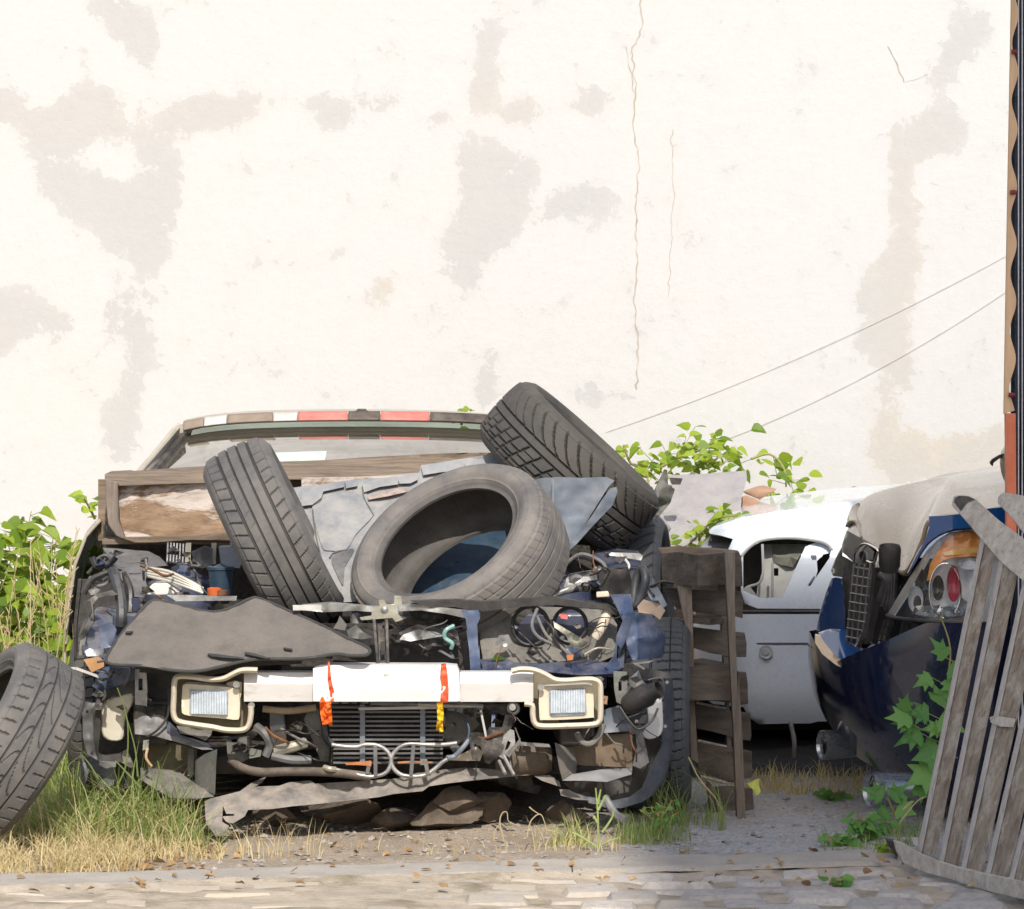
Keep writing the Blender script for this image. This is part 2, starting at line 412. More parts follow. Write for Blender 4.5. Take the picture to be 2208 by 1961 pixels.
# ------------------------------------------------------------------ setting: ground
def kerbY(X): return 11.29+.235*X            # far edge of the kerb, slightly oblique
m, nt, b = new('yard_dirt')
g = nn(nt, 'ShaderNodeNewGeometry'); P_ = g.outputs['Position']
n1 = noi(nt, P_, 3.5, 6, .65); n2 = noi(nt, P_, 60, 5, .7); sx = nn(nt, 'ShaderNodeSeparateXYZ'); nt.links.new(P_, sx.inputs[0])
dirt = mixc(nt, ramp(nt, n1, .35, .65), (.36, .285, .21), (.52, .43, .33))
grav = mixc(nt, ramp(nt, n2, .35, .65), (.34, .33, .325), (.66, .64, .62))
side = ramp(nt, math_(nt, 'ADD', sx.outputs[0], math_(nt, 'MULTIPLY', n1, .5)), .42, .7)
cc = mixc(nt, side, dirt, grav); cc = mixc(nt, math_(nt, 'MULTIPLY', ramp(nt, sx.outputs[1], 13.35, 13.6), ramp(nt, sx.outputs[0], .35, .5)), cc, (.02, .018, .016)); cc = mixc(nt, ramp(nt, n2, .58, .72, 0, .55), cc, (.10, .08, .06))  # under-car shade put into the soil as a near-black patch
nt.links.new(cc, b.inputs['Base Color']); b.inputs['Roughness'].default_value = .95
bn = nn(nt, 'ShaderNodeBump'); bn.inputs['Strength'].default_value = 1; bn.inputs['Distance'].default_value = .015; nt.links.new(n2, bn.inputs['Height']); nt.links.new(bn.outputs[0], b.inputs['Normal'])
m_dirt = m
def gz(X, Y):
    if Y < kerbY(X)-.02: return -.05
    a = min(1, max(0, (Y-kerbY(X))/.25))
    return a*(.014*noise.noise(Vector((X*3, Y*3, 0)))+.010*noise.noise(Vector((X*11, Y*11, 5)))+.006*noise.noise(Vector((X*34, Y*34, 5))))-.004*(1-a)
mb = MB()
xs = np.concatenate([[-400, -60, -12, -5, -3], np.arange(-2, 2.4, .03), [3, 5, 12, 60, 400]])
ys = np.concatenate([[-400, -60, -10, 0, 6, 9, 10], np.arange(10.8, 14.6, .03), [15, 15.6, 16.4, 17.5, 25, 80, 500]])
V = [(x, y, gz(x, y) if (-2.2 < x < 2.6 and 10.4 < y < 15) else (-.05 if y < 11 else 0)) for x in xs for y in ys]
ny = len(ys); Fc = [(i*ny+j, (i+1)*ny+j, (i+1)*ny+j+1, i*ny+j+1) for i in range(len(xs)-1) for j in range(ny-1)]
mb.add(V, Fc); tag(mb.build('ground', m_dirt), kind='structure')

# kerb stones as one flush edging
mb = MB(); x = -4.2
while x < 4.2:
    L = random.uniform(.75, 1.1); x0, x1 = x+.0015, x+L-.0015
    def kf(u, v, x0=x0, x1=x1):
        X = x0+(x1-x0)*u; Yk = kerbY(X)-.27+.27*v
        e = min(u, 1-u)*(x1-x0)/.01; e2 = min(v, 1-v)*.27/.015
        zz = .018-.005*(1-min(1, e))-.012*(1-min(1, e2))+.003*noise.noise(Vector((X*9, Yk*9, 2)))
        return Vector((X, Yk, zz))
    mb.grid(kf, 40, 18, True); x += L
m_kerb = M('kerb_stone', (.42, .385, .34), .9, 0, .18, 6, .6, 90, dust=.5, dustcol=(.50, .44, .36), spots=((.25, .23, .21), 14, .62, .75))
tag(mb.build('kerb', m_kerb), kind='structure')

# cobbles
mb = MB(); random.seed(3)
m, nt, b = new('cobbles')
g = nn(nt, 'ShaderNodeNewGeometry'); at = nn(nt, 'ShaderNodeAttribute', attribute_name='tint'); P_ = g.outputs['Position']
cc = mixc(nt, at.outputs['Fac'], (.36, .345, .335), (.60, .555, .51))
cc = mixc(nt, ramp(nt, noi(nt, P_, 40, 5, .7), .45, .7, 0, .5), cc, (.13, .12, .11))
sx = nn(nt, 'ShaderNodeSeparateXYZ'); nt.links.new(P_, sx.inputs[0])
dd = ramp(nt, math_(nt, 'ADD', sx.outputs[0], math_(nt, 'MULTIPLY', noi(nt, P_, 3, 4), .9)), .25, 1.0, 1, .12)
dd = math_(nt, 'MULTIPLY', dd, ramp(nt, noi(nt, P_, 9, 6, .7), .3, .5)); cc = mixc(nt, dd, cc, (.52, .44, .34))
nt.links.new(cc, b.inputs['Base Color']); b.inputs['Roughness'].default_value = .8
bn = nn(nt, 'ShaderNodeBump'); bn.inputs['Strength'].default_value = .6; bn.inputs['Distance'].default_value = .006; nt.links.new(noi(nt, P_, 70, 5, .7), bn.inputs['Height']); nt.links.new(bn.outputs[0], b.inputs['Normal'])
row = 0; Yr = 0.0
while Yr < 3.2:
    dY = random.uniform(.11, .15); x = -2.6+random.random()*.1
    while x < 2.8:
        L = random.uniform(.14, .27); cx, hx, hy = x+L/2, L/2-.006, dY/2-.005
        tl = random.uniform(-.008, .008); tp = random.uniform(-.006, .01); tt = random.random(); ph = random.random()*6; rt = random.uniform(-.12, .12)
        y0 = kerbY(cx)-.30-Yr-dY/2
        n = 7; V = []; Fc = []
        for i in range(n):
            for j in range(n):
                u = i/(n-1)*2-1; v = j/(n-1)*2-1
                e = max(abs(u), abs(v)); k = 1-.14*(u*u*v*v)
                zz = .004+tp+tl*v-.035*max(0, e-.72)/.28-.003*(u*u+v*v)+.004*noise.noise(Vector((u+ph, v, row)))
                V.append((cx+(u*hx-v*hy*rt)*k, y0+(v*hy+u*hx*rt)*k, zz))
        for i in range(n-1):
            for j in range(n-1): Fc.append((i*n+j, (i+1)*n+j, (i+1)*n+j+1, i*n+j+1))
        mb.add(V, Fc, tt+.001); x += L
    Yr += dY; row += 1
tag(mb.build('cobbled_road', m), kind='structure')
mb = MB(); mb.grid(lambda u, v: Vector((-2.8+5.8*u, kerbY(-2.8+5.8*u)-.262-3.3*v, -.008+.016*min(1, max(0, (.35-(-2.8+5.8*u)-.5*noise.noise(Vector((u*9, v*5, 3))))/.7))+.013*math.exp(-(v*3.3/.035)**2)+.007*noise.noise(Vector((u*60, v*40, 0))))), 220, 130)
tag(mb.build('road_joint_soil', M('joint_soil', (.47, .395, .305), 1, 0, .25, 8, .8, 60, spots=((.24, .20, .13), 5, .5, .68))), kind='structure')

# ------------------------------------------------------------------ wall
WY = 17.0
blobs = [(300,50,55,110,1),(290,110,35,60,.9),(60,225,130,28,1),(250,240,150,26,1),(470,250,60,45,1.1),(480,235,40,20,.9),(690,235,85,35,1.1),(730,265,50,30,.9),(800,210,30,30,.8),
 (1050,70,30,70,1),(1045,190,40,60,1),(1060,240,50,50,1),(1130,240,55,45,1.1),(1265,215,45,40,1.1),(110,330,70,110,1),(170,430,80,60,1),(310,380,60,120,1),(330,480,70,100,1),(240,500,90,60,1),
 (90,230,120,30,.9),(280,650,60,90,1),(60,680,110,55,1),(20,650,60,50,1),(140,720,60,30,.8),(280,780,35,120,.9),(220,920,50,70,.8),(250,860,40,60,.8),
 (1050,380,60,110,1.1),(1060,480,50,110,1.1),(1020,560,60,60,1),(980,520,40,50,.8),(1120,540,40,25,.7),(1010,610,35,40,1),(1100,700,30,20,.5),(835,600,32,45,.8),(735,610,35,30,.6),
 (1050,800,18,50,1.1),(1045,870,35,40,.7),(1280,800,16,60,.9),(1250,850,60,40,.8),(1200,860,40,25,.7),(1180,420,60,50,.5),(1260,440,60,40,.5),(1870,560,50,260,.7),(1940,480,45,250,.8),
 (1960,700,60,150,.8),(2090,60,50,70,.9),(2060,200,50,100,.9),(2100,120,30,60,.8),(1950,930,120,70,.8),(2050,880,100,90,.7),(2120,420,30,50,.4),(1900,130,30,60,.5),(1780,760,60,100,.35),(1230,380,70,60,.45),
 (120,200,90,25,.9),(560,245,40,30,.8),(30,320,40,60,.6)]
nx, nz = 330, 170
X0, X1, Z1w = -9., 10., 6.5
XS = np.concatenate([np.linspace(-9, -2.4, 12)[:-1], np.linspace(-2.4, 2.4, 260), np.linspace(2.4, 10, 12)[1:]])
ZS = np.concatenate([np.linspace(-.1, .2, 3)[:-1], np.linspace(.2, 3.0, 160), np.linspace(3, 6.5, 10)[1:]])
gx, gzz = np.meshgrid(XS, ZS, indexing='ij')
px = CX+gx*F/WY; py = HY+(CH-gzz)*F/WY
D = np.zeros_like(px); Cl = np.zeros_like(px)
WZ = 1.851; DS = 2044/2208.
wp = [[(x/WZ, y/WZ) for x, y in p] for p in (
 [(350,-40),(500,-40),(520,40),(600,30),(640,120),(615,240),(600,360),(555,360),(550,200),(460,180),(420,90),(350,60)],
 [(-60,360),(60,360),(180,420),(260,370),(400,340),(480,370),(520,430),(640,440),(700,390),(830,375),(880,400),(1040,375),(1030,470),(960,540),(880,510),(800,520),(650,560),(700,620),(760,680),(720,760),(740,860),(690,960),(720,980),(640,1060),(600,1130),(550,1110),(530,1040),(420,1010),(400,930),(320,880),(220,850),(150,800),(130,640),(80,560),(60,510),(-60,510)],
 [(1180,410),(1300,370),(1330,400),(1480,370),(1590,390),(1560,440),(1450,440),(1380,510),(1320,530),(1250,480)], [(1670,470),(1790,420),(1780,470),(1720,530)],
 [(1900,100),(1990,80),(2000,240),(1980,330),(1960,420),(1920,500),(1880,440),(1860,340),(1910,290)],
 [(1810,590),(1950,560),(2060,600),(2150,640),(2140,760),(2100,820),(2060,1000),(1960,1050),(1930,1140),(1890,1200),(1780,1110),(1750,980),(1820,900),(1830,760),(1800,660)],
 [(-60,1150),(100,1170),(240,1240),(310,1270),(270,1380),(240,1350),(150,1320),(80,1370),(50,1420),(-60,1420)],
 [(380,1210),(480,1150),(610,1160),(610,1400),(580,1500),(560,1680),(540,1850),(400,1850),(410,1666),(480,1540),(490,1400),(470,1340),(400,1310)],
 [(1540,1040),(1600,1080),(1610,1130),(1560,1190),(1500,1230),(1480,1180),(1520,1120)], [(1930,1400),(1980,1400),(1990,1600),(1880,1680),(1880,1540)])]
wp += [[(x/DS, y/DS) for x, y in p] for p in ([(1010,200),(1060,185),(1085,230),(1060,260),(1000,250)], [(1140,195),(1170,160),(1215,190),(1190,235),(1145,235)], [(1115,375),(1180,365),(1235,400),(1170,445),(1060,440)],
 [(1770,260),(1900,200),(1935,230),(1910,300),(1820,340),(1835,560),(1815,640),(1835,780),(1760,810),(1730,560),(1790,450)], [(1900,40),(1975,20),(1970,80),(1900,170),(1830,150),(1880,90)],
 [(1730,940),(1775,800),(1860,870),(2010,840),(2010,940),(1850,980)], [(1175,730),(1195,695),(1195,800),(1150,810)], [(1700,580),(1740,560),(1740,700),(1700,720)])]
wcut = [[(x/WZ, y/WZ) for x, y in p] for p in ([(270,650),(420,560),(540,560),(550,720),(480,725),(400,695)], [(490,440),(640,470),(600,520),(520,500)])]
D = np.zeros_like(px); fl = lambda p: inpoly(px.ravel(), py.ravel(), p).reshape(px.shape)
for p in wp: D[fl(p)] = 1
for p in wcut: D[fl(p)] = 0
for _ in range(9):
    E = np.pad(D, 1, mode='edge'); D = (E[1:-1, 1:-1]*2+E[:-2, 1:-1]+E[2:, 1:-1]+E[1:-1, :-2]+E[1:-1, 2:])/6
for (a, b_, ra, rb, s_) in [(2000,950,220,130,1),(835,600,60,80,.7),(1960,600,120,400,.5),(1100,230,200,90,.4),(300,250,400,60,.3),(800,130,60,60,.3)]:
    Cl = np.maximum(Cl, s_*np.exp(-(((px-a)/ra)**2+((py-b_)/rb)**2)))
D += 0
out = (gx < -2.2) | (gx > 2.2) | (gzz > 2.9)
D[out] = .3
mb = MB(); nzz = len(ZS)
V = [(float(gx[i, j]), WY, float(gzz[i, j])) for i in range(len(XS)) for j in range(nzz)]
Fc = [(i*nzz+j, (i+1)*nzz+j, (i+1)*nzz+j+1, i*nzz+j+1) for i in range(len(XS)-1) for j in range(nzz-1)]
mb.add(V, Fc, D.ravel().tolist())
# thickness slab behind
mb.box((.5, WY+.16, 3.2), (19, .3, 6.6)); 
wallroot = None
m, nt, b = new('peeling_limewash')
g = nn(nt, 'ShaderNodeNewGeometry'); P_ = g.outputs['Position']; at = nn(nt, 'ShaderNodeAttribute', attribute_name='tint'); ac = nn(nt, 'ShaderNodeAttribute', attribute_name='warm')
n1 = noi(nt, P_, 5, 9, .62, .3); n2 = noi(nt, P_, 22, 8, .7); n3 = noi(nt, P_, 2.2, 4, .5)
v = math_(nt, 'ADD', at.outputs['Fac'], math_(nt, 'MULTIPLY_ADD', n1, 3.4, -1.7)); v = math_(nt, 'ADD', v, math_(nt, 'MULTIPLY_ADD', n2, 2.2, -1.1))
f1 = ramp(nt, v, .42, .60); f2 = ramp(nt, v, .1, .5, 0, .22); f3 = ramp(nt, v, .75, 1.0, 0, .35)
base = mixc(nt, ramp(nt, n2, .3, .7), (.578, .572, .562), (.612, .606, .598))
base = mixc(nt, ramp(nt, n3, .55, .8, 0, .25), base, (.66, .59, .53))
grey = mixc(nt, ramp(nt, n1, .35, .65), (.465, .465, .46), (.515, .51, .50))
grey = mixc(nt, ac.outputs['Fac'], grey, (.56, .51, .44))
cc = mixc(nt, math_(nt, 'MAXIMUM', math_(nt, 'MULTIPLY', f1, .85), f2), base, grey); cc = mixc(nt, f3, cc, (.47, .465, .455))
sp = ramp(nt, noi(nt, P_, 130, 3, .6), .70, .76, 0, .3); cc = mixc(nt, sp, cc, (.55, .47, .38))
# faint water streaks and a stained base
sm = nn(nt, 'ShaderNodeMapping'); sm.inputs['Scale'].default_value = (1, 1, .05); nt.links.new(P_, sm.inputs[0])
cc = mixc(nt, ramp(nt, noi(nt, sm.outputs[0], 7, 5, .6), .6, .8, 0, .16), cc, (.5, .47, .42))
nt.links.new(cc, b.inputs['Base Color']); b.inputs['Roughness'].default_value = .95
bn = nn(nt, 'ShaderNodeBump'); bn.inputs['Strength'].default_value = .5; bn.inputs['Distance'].default_value = .010
h = math_(nt, 'MULTIPLY_ADD', f1, -.12, math_(nt, 'MULTIPLY', n2, .6)); nt.links.new(h, bn.inputs['Height']); nt.links.new(bn.outputs[0], b.inputs['Normal'])
wo = mb.build('plaster_wall', m, smooth=False)
tag(wo, 'tall cream plastered wall with grey peeling patches behind the scrapped cars', 'wall')
aa = wo.data.attributes.new('warm', 'FLOAT', 'POINT'); aa.data.foreach_set('value', Cl.ravel().tolist()+[0.]*8)
m_crack = M('crack_shadow', (.44, .38, .31), .9)
def crack(pts, wd=1.3, seed=0, amp=5):
    random.seed(seed); P = []
    for (a, b_) in zip(pts[:-1], pts[1:]):
        n = max(2, int(math.hypot(b_[0]-a[0], b_[1]-a[1])/9))
        for k in range(n):
            t = k/n; P.append((a[0]+(b_[0]-a[0])*t+random.uniform(-amp, amp)*.6, a[1]+(b_[1]-a[1])*t))
    P.append(pts[-1]); q = MB(); V = []; 
    for i, (x, y) in enumerate(P):
        ww = wd*random.uniform(.3, 1.3)
        V += [W(x-ww, y, WY-.002), W(x+ww, y, WY-.002)]
    q.add(V, [(2*i, 2*i+2, 2*i+3, 2*i+1) for i in range(len(P)-1)])
    o = q.build('crack', m_crack, wo, smooth=False); 
crack([(1378,-20),(1386,60),(1362,110),(1372,200),(1366,270),(1378,350),(1370,440),(1374,560),(1368,660),(1375,740),(1373,840)], 1.5, 1)
crack([(1448,280),(1452,420),(1446,560),(1440,640)], .6, 2)
crack([(1915,100),(1935,140),(1950,178),(1980,170),(2000,160)], 1.2, 3, 3)
crack([(1352,100),(1360,160),(1366,200)], .9, 4)
crack([(1980,395),(2005,395),(2025,400)], .9, 6, 3)
for k, (a, b_) in enumerate((((1307, 931), (2190, 540)), ((1556, 951), (2190, 615)))):
    q = MB(); p0 = W(*a, WY-.006); p1 = W(*b_, WY-.006); n = 10
    q.tube([p0+(p1-p0)*(i/n)-Vector((0, 0, .045*(1-(2*i/n-1)**2))) for i in range(n+1)], .0009, 6, 3)
    tag(q.build('wall_cable', m_cable), ['upper thin beige cable sagging across the plastered wall', 'lower thin beige cable sagging across the plastered wall'][k], 'cable', 'cables strung along the wall')

# unseen block added behind the viewer to shade the right-hand side
q = MB(); pr = [(1.529, 0), (1.529, 11.3), (1.953, 16.28), (4.0, 16.28), (4.0, 0)]
V = [(x, -3, z) for x, z in pr]+[(x, -11, z) for x, z in pr]
q.add(V, [(0, 1, 2, 3, 4), (9, 8, 7, 6, 5)]+[(i, i+5, (i+1) % 5+5, (i+1) % 5) for i in range(5)])
tag(q.build('shade_block', m_shadeblock, smooth=False), 'tall plain unseen block added behind the viewer to shade the right side', 'shade block')

# ------------------------------------------------------------------ tyres
def band(x, c, w_): return np.clip(1-np.abs(x-c)/w_, 0, 1) > 0
def pat_ribs(v, a, n=44):
    d = np.zeros_like(v)
    for c in (-.52, -.17, .2, .55): d = np.maximum(d, (np.abs(v-c) < .033)*1.)
    u = a*n/(2*np.pi)
    s1 = ((u+.9*(v-.5)) % 1 < .12) & (v > .62) & (v < 1.05); s2 = ((u-1.1*(v+.5)) % 1 < .12) & (v < -.58) & (v > -1.05)
    s3 = ((u*1+1.3*v) % 1 < .10) & (v > -.45) & (v < -.22)
    return np.maximum(d, (s1 | s2)*.8+s3*.3)
def pat_dir(v, a, n=36):
    d = np.zeros_like(v); u = a*n/(2*np.pi)
    for c in (-.12, .16): d = np.maximum(d, (np.abs(v-c) < .03)*1.)
    s1 = ((u+2.3*np.sqrt(np.clip(v-.16, 0, 1))) % 1 < .14) & (v > .2)
    s2 = ((u*1.0-1.0*v) % 1 < .13) & (v < -.15)
    q = (np.floor(u-1.0*v) % 2)*.12
    s3 = ((np.abs((v+.38+q)) < .022) | (np.abs(v+.62+q) < .022) | (np.abs(v+.84) < .02)) & (v < -.15)
    return np.maximum(d, (s1 | s2 | s3)*.9)
def pat_lines(v, a, n=56):
    d = np.zeros_like(v); u = a*n/(2*np.pi)
    for c in (-.6, -.2, .2, .6): d = np.maximum(d, (np.abs(v-c) < .028)*1.)
    s = ((u+.25*np.sin(v*2)) % 1 < .1) & (np.abs(v) > .2)
    return np.maximum(d, s*.8)
def pat_worn(v, a, n=46):
    d = np.zeros_like(v); u = a*n/(2*np.pi)
    for c in (-.45, .02, .42): d = np.maximum(d, (np.abs(v-c) < .028)*.9)
    w1 = ((u*.5+1.6*(v-.1)**2*6) % 1 < .09) & (v > .05) & (v < .38); w2 = ((u*.5+.5-1.8*(v+.4)**2*5) % 1 < .1) & (v < -.02) & (v > -.4)
    s1 = ((u+.5*v) % 1 < .14) & ((v > .58) | (v < -.62))
    return np.maximum(d, (w1 | w2)*.7+s1*.8)
def pat_lat(v, a, n=58):
    u = a*n/(2*np.pi); d = ((u+.35*v) % 1 < .17)*(np.abs(v) > .12)*.9
    return np.maximum(d, ((np.abs(v+.1) < .03) | (np.abs(v-.55) < .02))*.9)
def pat_fine(v, a, n=64):
    u = a*n/(2*np.pi); d = ((u+1.6*v) % 1 < .10)*(np.abs(v) > .5)*.6
    for c, w_ in ((-.62, .012), (-.3, .022), (.05, .022), (.4, .022), (.66, .012)): d = np.maximum(d, (np.abs(v-c) < w_)*.9)
    return d
def pat_chev(v, a, n=40):
    u = a*n/(2*np.pi); d = ((u+1.4*np.abs(v)) % 1 < .16)*.8
    return np.maximum(d, (np.abs(v) < .03)*1.)
def tyre_mesh(name, Ro, Ri, w_, pat, m, nseg=600, ntread=72, depth=.006, crown=.010):
    hw = w_/2
    tv = np.linspace(-1, 1, ntread); tz = tv*hw*.86; tr = Ro-crown*np.abs(tv)**2.4-.006*(np.abs(tv) > .96)
    side = [(.955, .955), (1.0, .90), (1.035, .83), (1.05, .75)]
    prof = []      # (z, r, v, istread)
    def sw(s_):
        L = []
        for k in np.linspace(0, 1, 22):
            t = k; r = Ro-.022-(Ro-.022-Ri-.004)*t
            z = hw*(.93+.14*math.sin(math.pi*min(1, t*1.05))-.13*t*t)
            if abs(t-.28) < .03: z += .0015
            if abs(t-.8) < .03: z += .003
            L.append((s_*z, r))
        return L
    R_ = sw(1); L_ = sw(-1)
    inner = []
    for k in np.linspace(0, 1, 34):
        ang = math.pi*k; zz = math.cos(ang)
        zi = (hw-.014)*math.copysign(abs(zz)**.55, zz)*(.98)
        ri = Ri+.006+(Ro-.024-Ri-.006)*math.sin(ang)**.5
        inner.append((zi*(1 if 0 < k < 1 else .86), ri))
    pts = [(z, r, 9) for z, r in L_[::-1]]+[(z, r, v) for z, r, v in zip(tz, tr, tv)]+[(z, r, 9) for z, r in R_]
    pts += [(hw*.80, Ri-.004, 9), (hw*.72, Ri-.003, 9)]+[(z, r, 8) for z, r in inner]+[(-hw*.72, Ri-.003, 9), (-hw*.80, Ri-.004, 9)]
    P = np.array(pts); m_ = len(P)
    A = np.linspace(0, 2*np.pi, nseg, endpoint=False)
    z = np.tile(P[:, 0], (nseg, 1)); r = np.tile(P[:, 1], (nseg, 1)); v = np.tile(P[:, 2], (nseg, 1)); a = np.tile(A[:, None], (1, m_))
    tr_ = np.abs(v) <= 1.0
    d = np.where(tr_, pat(np.clip(v, -1.2, 1.2), a), 0)
    d[:, :1] = 0
    edge = np.abs(v) > .97; d = np.where(edge & tr_, d*.6, d)
    r = r-d*depth
    inn = v == 8; bead = (v == 9) & (r < Ri+.012)
    tint = np.where(inn, .62+.12*(np.sin(a*160) > .2)*(np.abs(z) < hw*.6), np.where(bead, .6, d))  # shade inside the tyre and in its grooves put into the tint
    r = r+.0008*np.sin(a*160)*inn
    V = np.stack([r*np.cos(a), r*np.sin(a), z], -1).reshape(-1, 3)
    idx = np.arange(nseg*m_).reshape(nseg, m_)
    i2 = np.roll(idx, -1, 0); j = np.roll(idx, -1, 1); ij = np.roll(i2, -1, 1)
    Fq = np.stack([idx, i2, ij, j], -1).reshape(-1, 4)
    me = bpy.data.meshes.new(name); me.from_pydata(V.tolist(), [], Fq.tolist())
    at = me.attributes.new('tint', 'FLOAT', 'POINT'); at.data.foreach_set('value', tint.ravel())
    me.materials.append(m); me.update(); me.polygons.foreach_set('use_smooth', [True]*len(me.polygons)); me.set_sharp_from_angle(angle=R(38))
    return me
def tyre(name, c, ax, Ro, Ri, w_, pat, m, label=None, parent=None, spin=0, group='loose tyres dumped around the wrecks', **k):
    me = tyre_mesh(name, Ro, Ri, w_, pat, m, **k)
    o = bpy.data.objects.new(name, me); col.objects.link(o)
    q = Vector(ax).normalized().to_track_quat('Z', 'Y')
    c = Vector(c)-root_loc(parent)
    o.matrix_world = Matrix.Translation(c) @ q.to_matrix().to_4x4() @ Matrix.Rotation(spin, 4, 'Z')
    if parent is not None: o.parent = parent
    if label: tag(o, label, 'tyre', group)
    return o
tyre('loose_tyre', W(590, 1158, 12.46), (.89, .03, .43), .292, .20, .205, pat_ribs, t_dusty, 'dusty tyre with straight ribs leaning in the engine bay in front of the wooden trough')
axb = Vector((-.43, -.545, .72)).normalized()
tyre('loose_tyre', W(958, 1158, 12.38)-axb*.105, axb, .322, .217, .225, pat_fine, t_brown, 'large brown dusty tyre lying tilted open side up on the engine bay', crown=.012, depth=.0035)
tyre('loose_tyre', W(1228, 1008, 13.0), (.665, -.06, .735), .296, .2, .222, pat_dir, t_black, 'dark winter tyre with blocky tread lying topmost on the pile', depth=.008, spin=.3)
tyre('loose_tyre', W(-2, 1608, 11.72), (-.78, -.26, .54), .288, .20, .215, pat_worn, t_dusty, 'worn tyre leaning in the weeds at the left edge beside the wreck')
tyre('loose_tyre', (.385, 13.25, .57), (.99, -.12, .03), .285, .2, .19, pat_chev, t_blue, 'shaded grey-blue tyre standing between the wreck and the pallet')

# ------------------------------------------------------------------ the wreck
wreck = empty('wrecked_car', (-.45, 14, 0), 'stripped dark blue coupe with no bonnet or bumper, facing the viewer', 'car')
def P(name, m, parent=wreck, **k):
    """one-panel part"""
    pts = k.pop('pts'); Y = k.pop('Y'); b_ = {x: k.pop(x) for x in ('bevel', 'solid', 'auto') if x in k}
    q = MB(); q.panel(pts, Y, **k); return q.build(name, m, parent, **b_)

# --- body shell (doors, rear wings, roof)
def cx_(Y): return -.40-.055*(Y-12)
PROF = [(.88, .16), (.925, .24), (.935, .36), (.93, .48), (.915, .60), (.90, .70), (.865, .79), (.82, .84)]
def side(sgn, y0, y1, yf=None):
    def fn(u, v):
        Y = y0+(y1-y0)*u; t = v*(len(PROF)-1); i = min(int(t), len(PROF)-2); k = t-i
        dx = PROF[i][0]*(1-k)+PROF[i+1][0]*k; z = PROF[i][1]*(1-k)+PROF[i+1][1]*k
        tp = 1-.05*max(0, (Y-14.6)/1.7)**2-.02*max(0, (13.6-Y))
        return Vector((cx_(Y)+sgn*dx*tp, Y, z))
    return fn
for s_ in (-1, 1):
    q = MB(); q.grid(side(s_, 13.15, 14.5), 30, 28, s_ > 0); d_ = q.build('door', m_cream_body, wreck, solid=.01)
    q = MB(); q.grid(side(s_, 14.506, 16.25), 30, 28, s_ > 0); q.build('rear_wing', m_cream_body, wreck, solid=.01)
    hx = cx_(13.9)+s_*.935
    q = MB(); q.box((hx, 14.2, .66), (.02, .16, .025)); q.build('door_handle', m_black, d_, bevel=.004)
# roof: lofted, crowned
def zroof(Y): return 1.122-.02*((Y-14.02)/1.45)**2
def roofp(u, v):
    Y = 14.02+1.45*v; s_ = u*2-1
    z = zroof(Y)+.016*(1-s_*s_)-.02*abs(s_)**6
    return Vector((cx_(Y)+s_*.575, Y+.05*s_*s_*(1-v)*2, z))
q = MB(); q.grid(roofp, 40, 30); q.build('roof', m_cream_body, wreck, solid=.02)
q = MB(); q.tube([roofp(u, .0)+Vector((0, -.012, -.004)) for u in np.linspace(0, 1, 20)], .009, 8, 0); q.build('roof_edge', m_brownroof, wreck)
# faded red/black chequer strip over the screen
def rstrip(pa, pb, m, nm='roof_decal', lbl=None):
    Yr_ = 14.0
    ua = (W(pa, 900, Yr_).x-cx_(14)+.575)/1.15; ub = (W(pb, 900, Yr_).x-cx_(14)+.575)/1.15
    q = MB()
    def fn(u, v):
        p0 = roofp(ua+(ub-ua)*u, 0); p = p0+Vector((0, -.034+.030*v, -.010+.028*v)); return p+Vector((0, -.002, .001))
    q.grid(fn, 14, 4); q.build(nm, m, wreck, solid=.003)
for pa, pb, m in ((392, 436, m_brownroof), (438, 487, m_whitedecal), (489, 588, m_brownroof), (590, 641, m_whitedecal), (643, 750, m_reddecal), (752, 820, m_blackdecal), (822, 926, m_reddecal), (928, 1120, m_blackdecal)):
    rstrip(pa, pb, m, 'roof_edge_strip' if m in (m_brownroof,) else 'roof_decal')
q = MB(); q.box(W(780, 889, 14.1), (.042, .03, .012)); q.box(W(780, 885, 14.1), (.03, .02, .010)); q.build('aerial_base', m_black, wreck, bevel=.003)
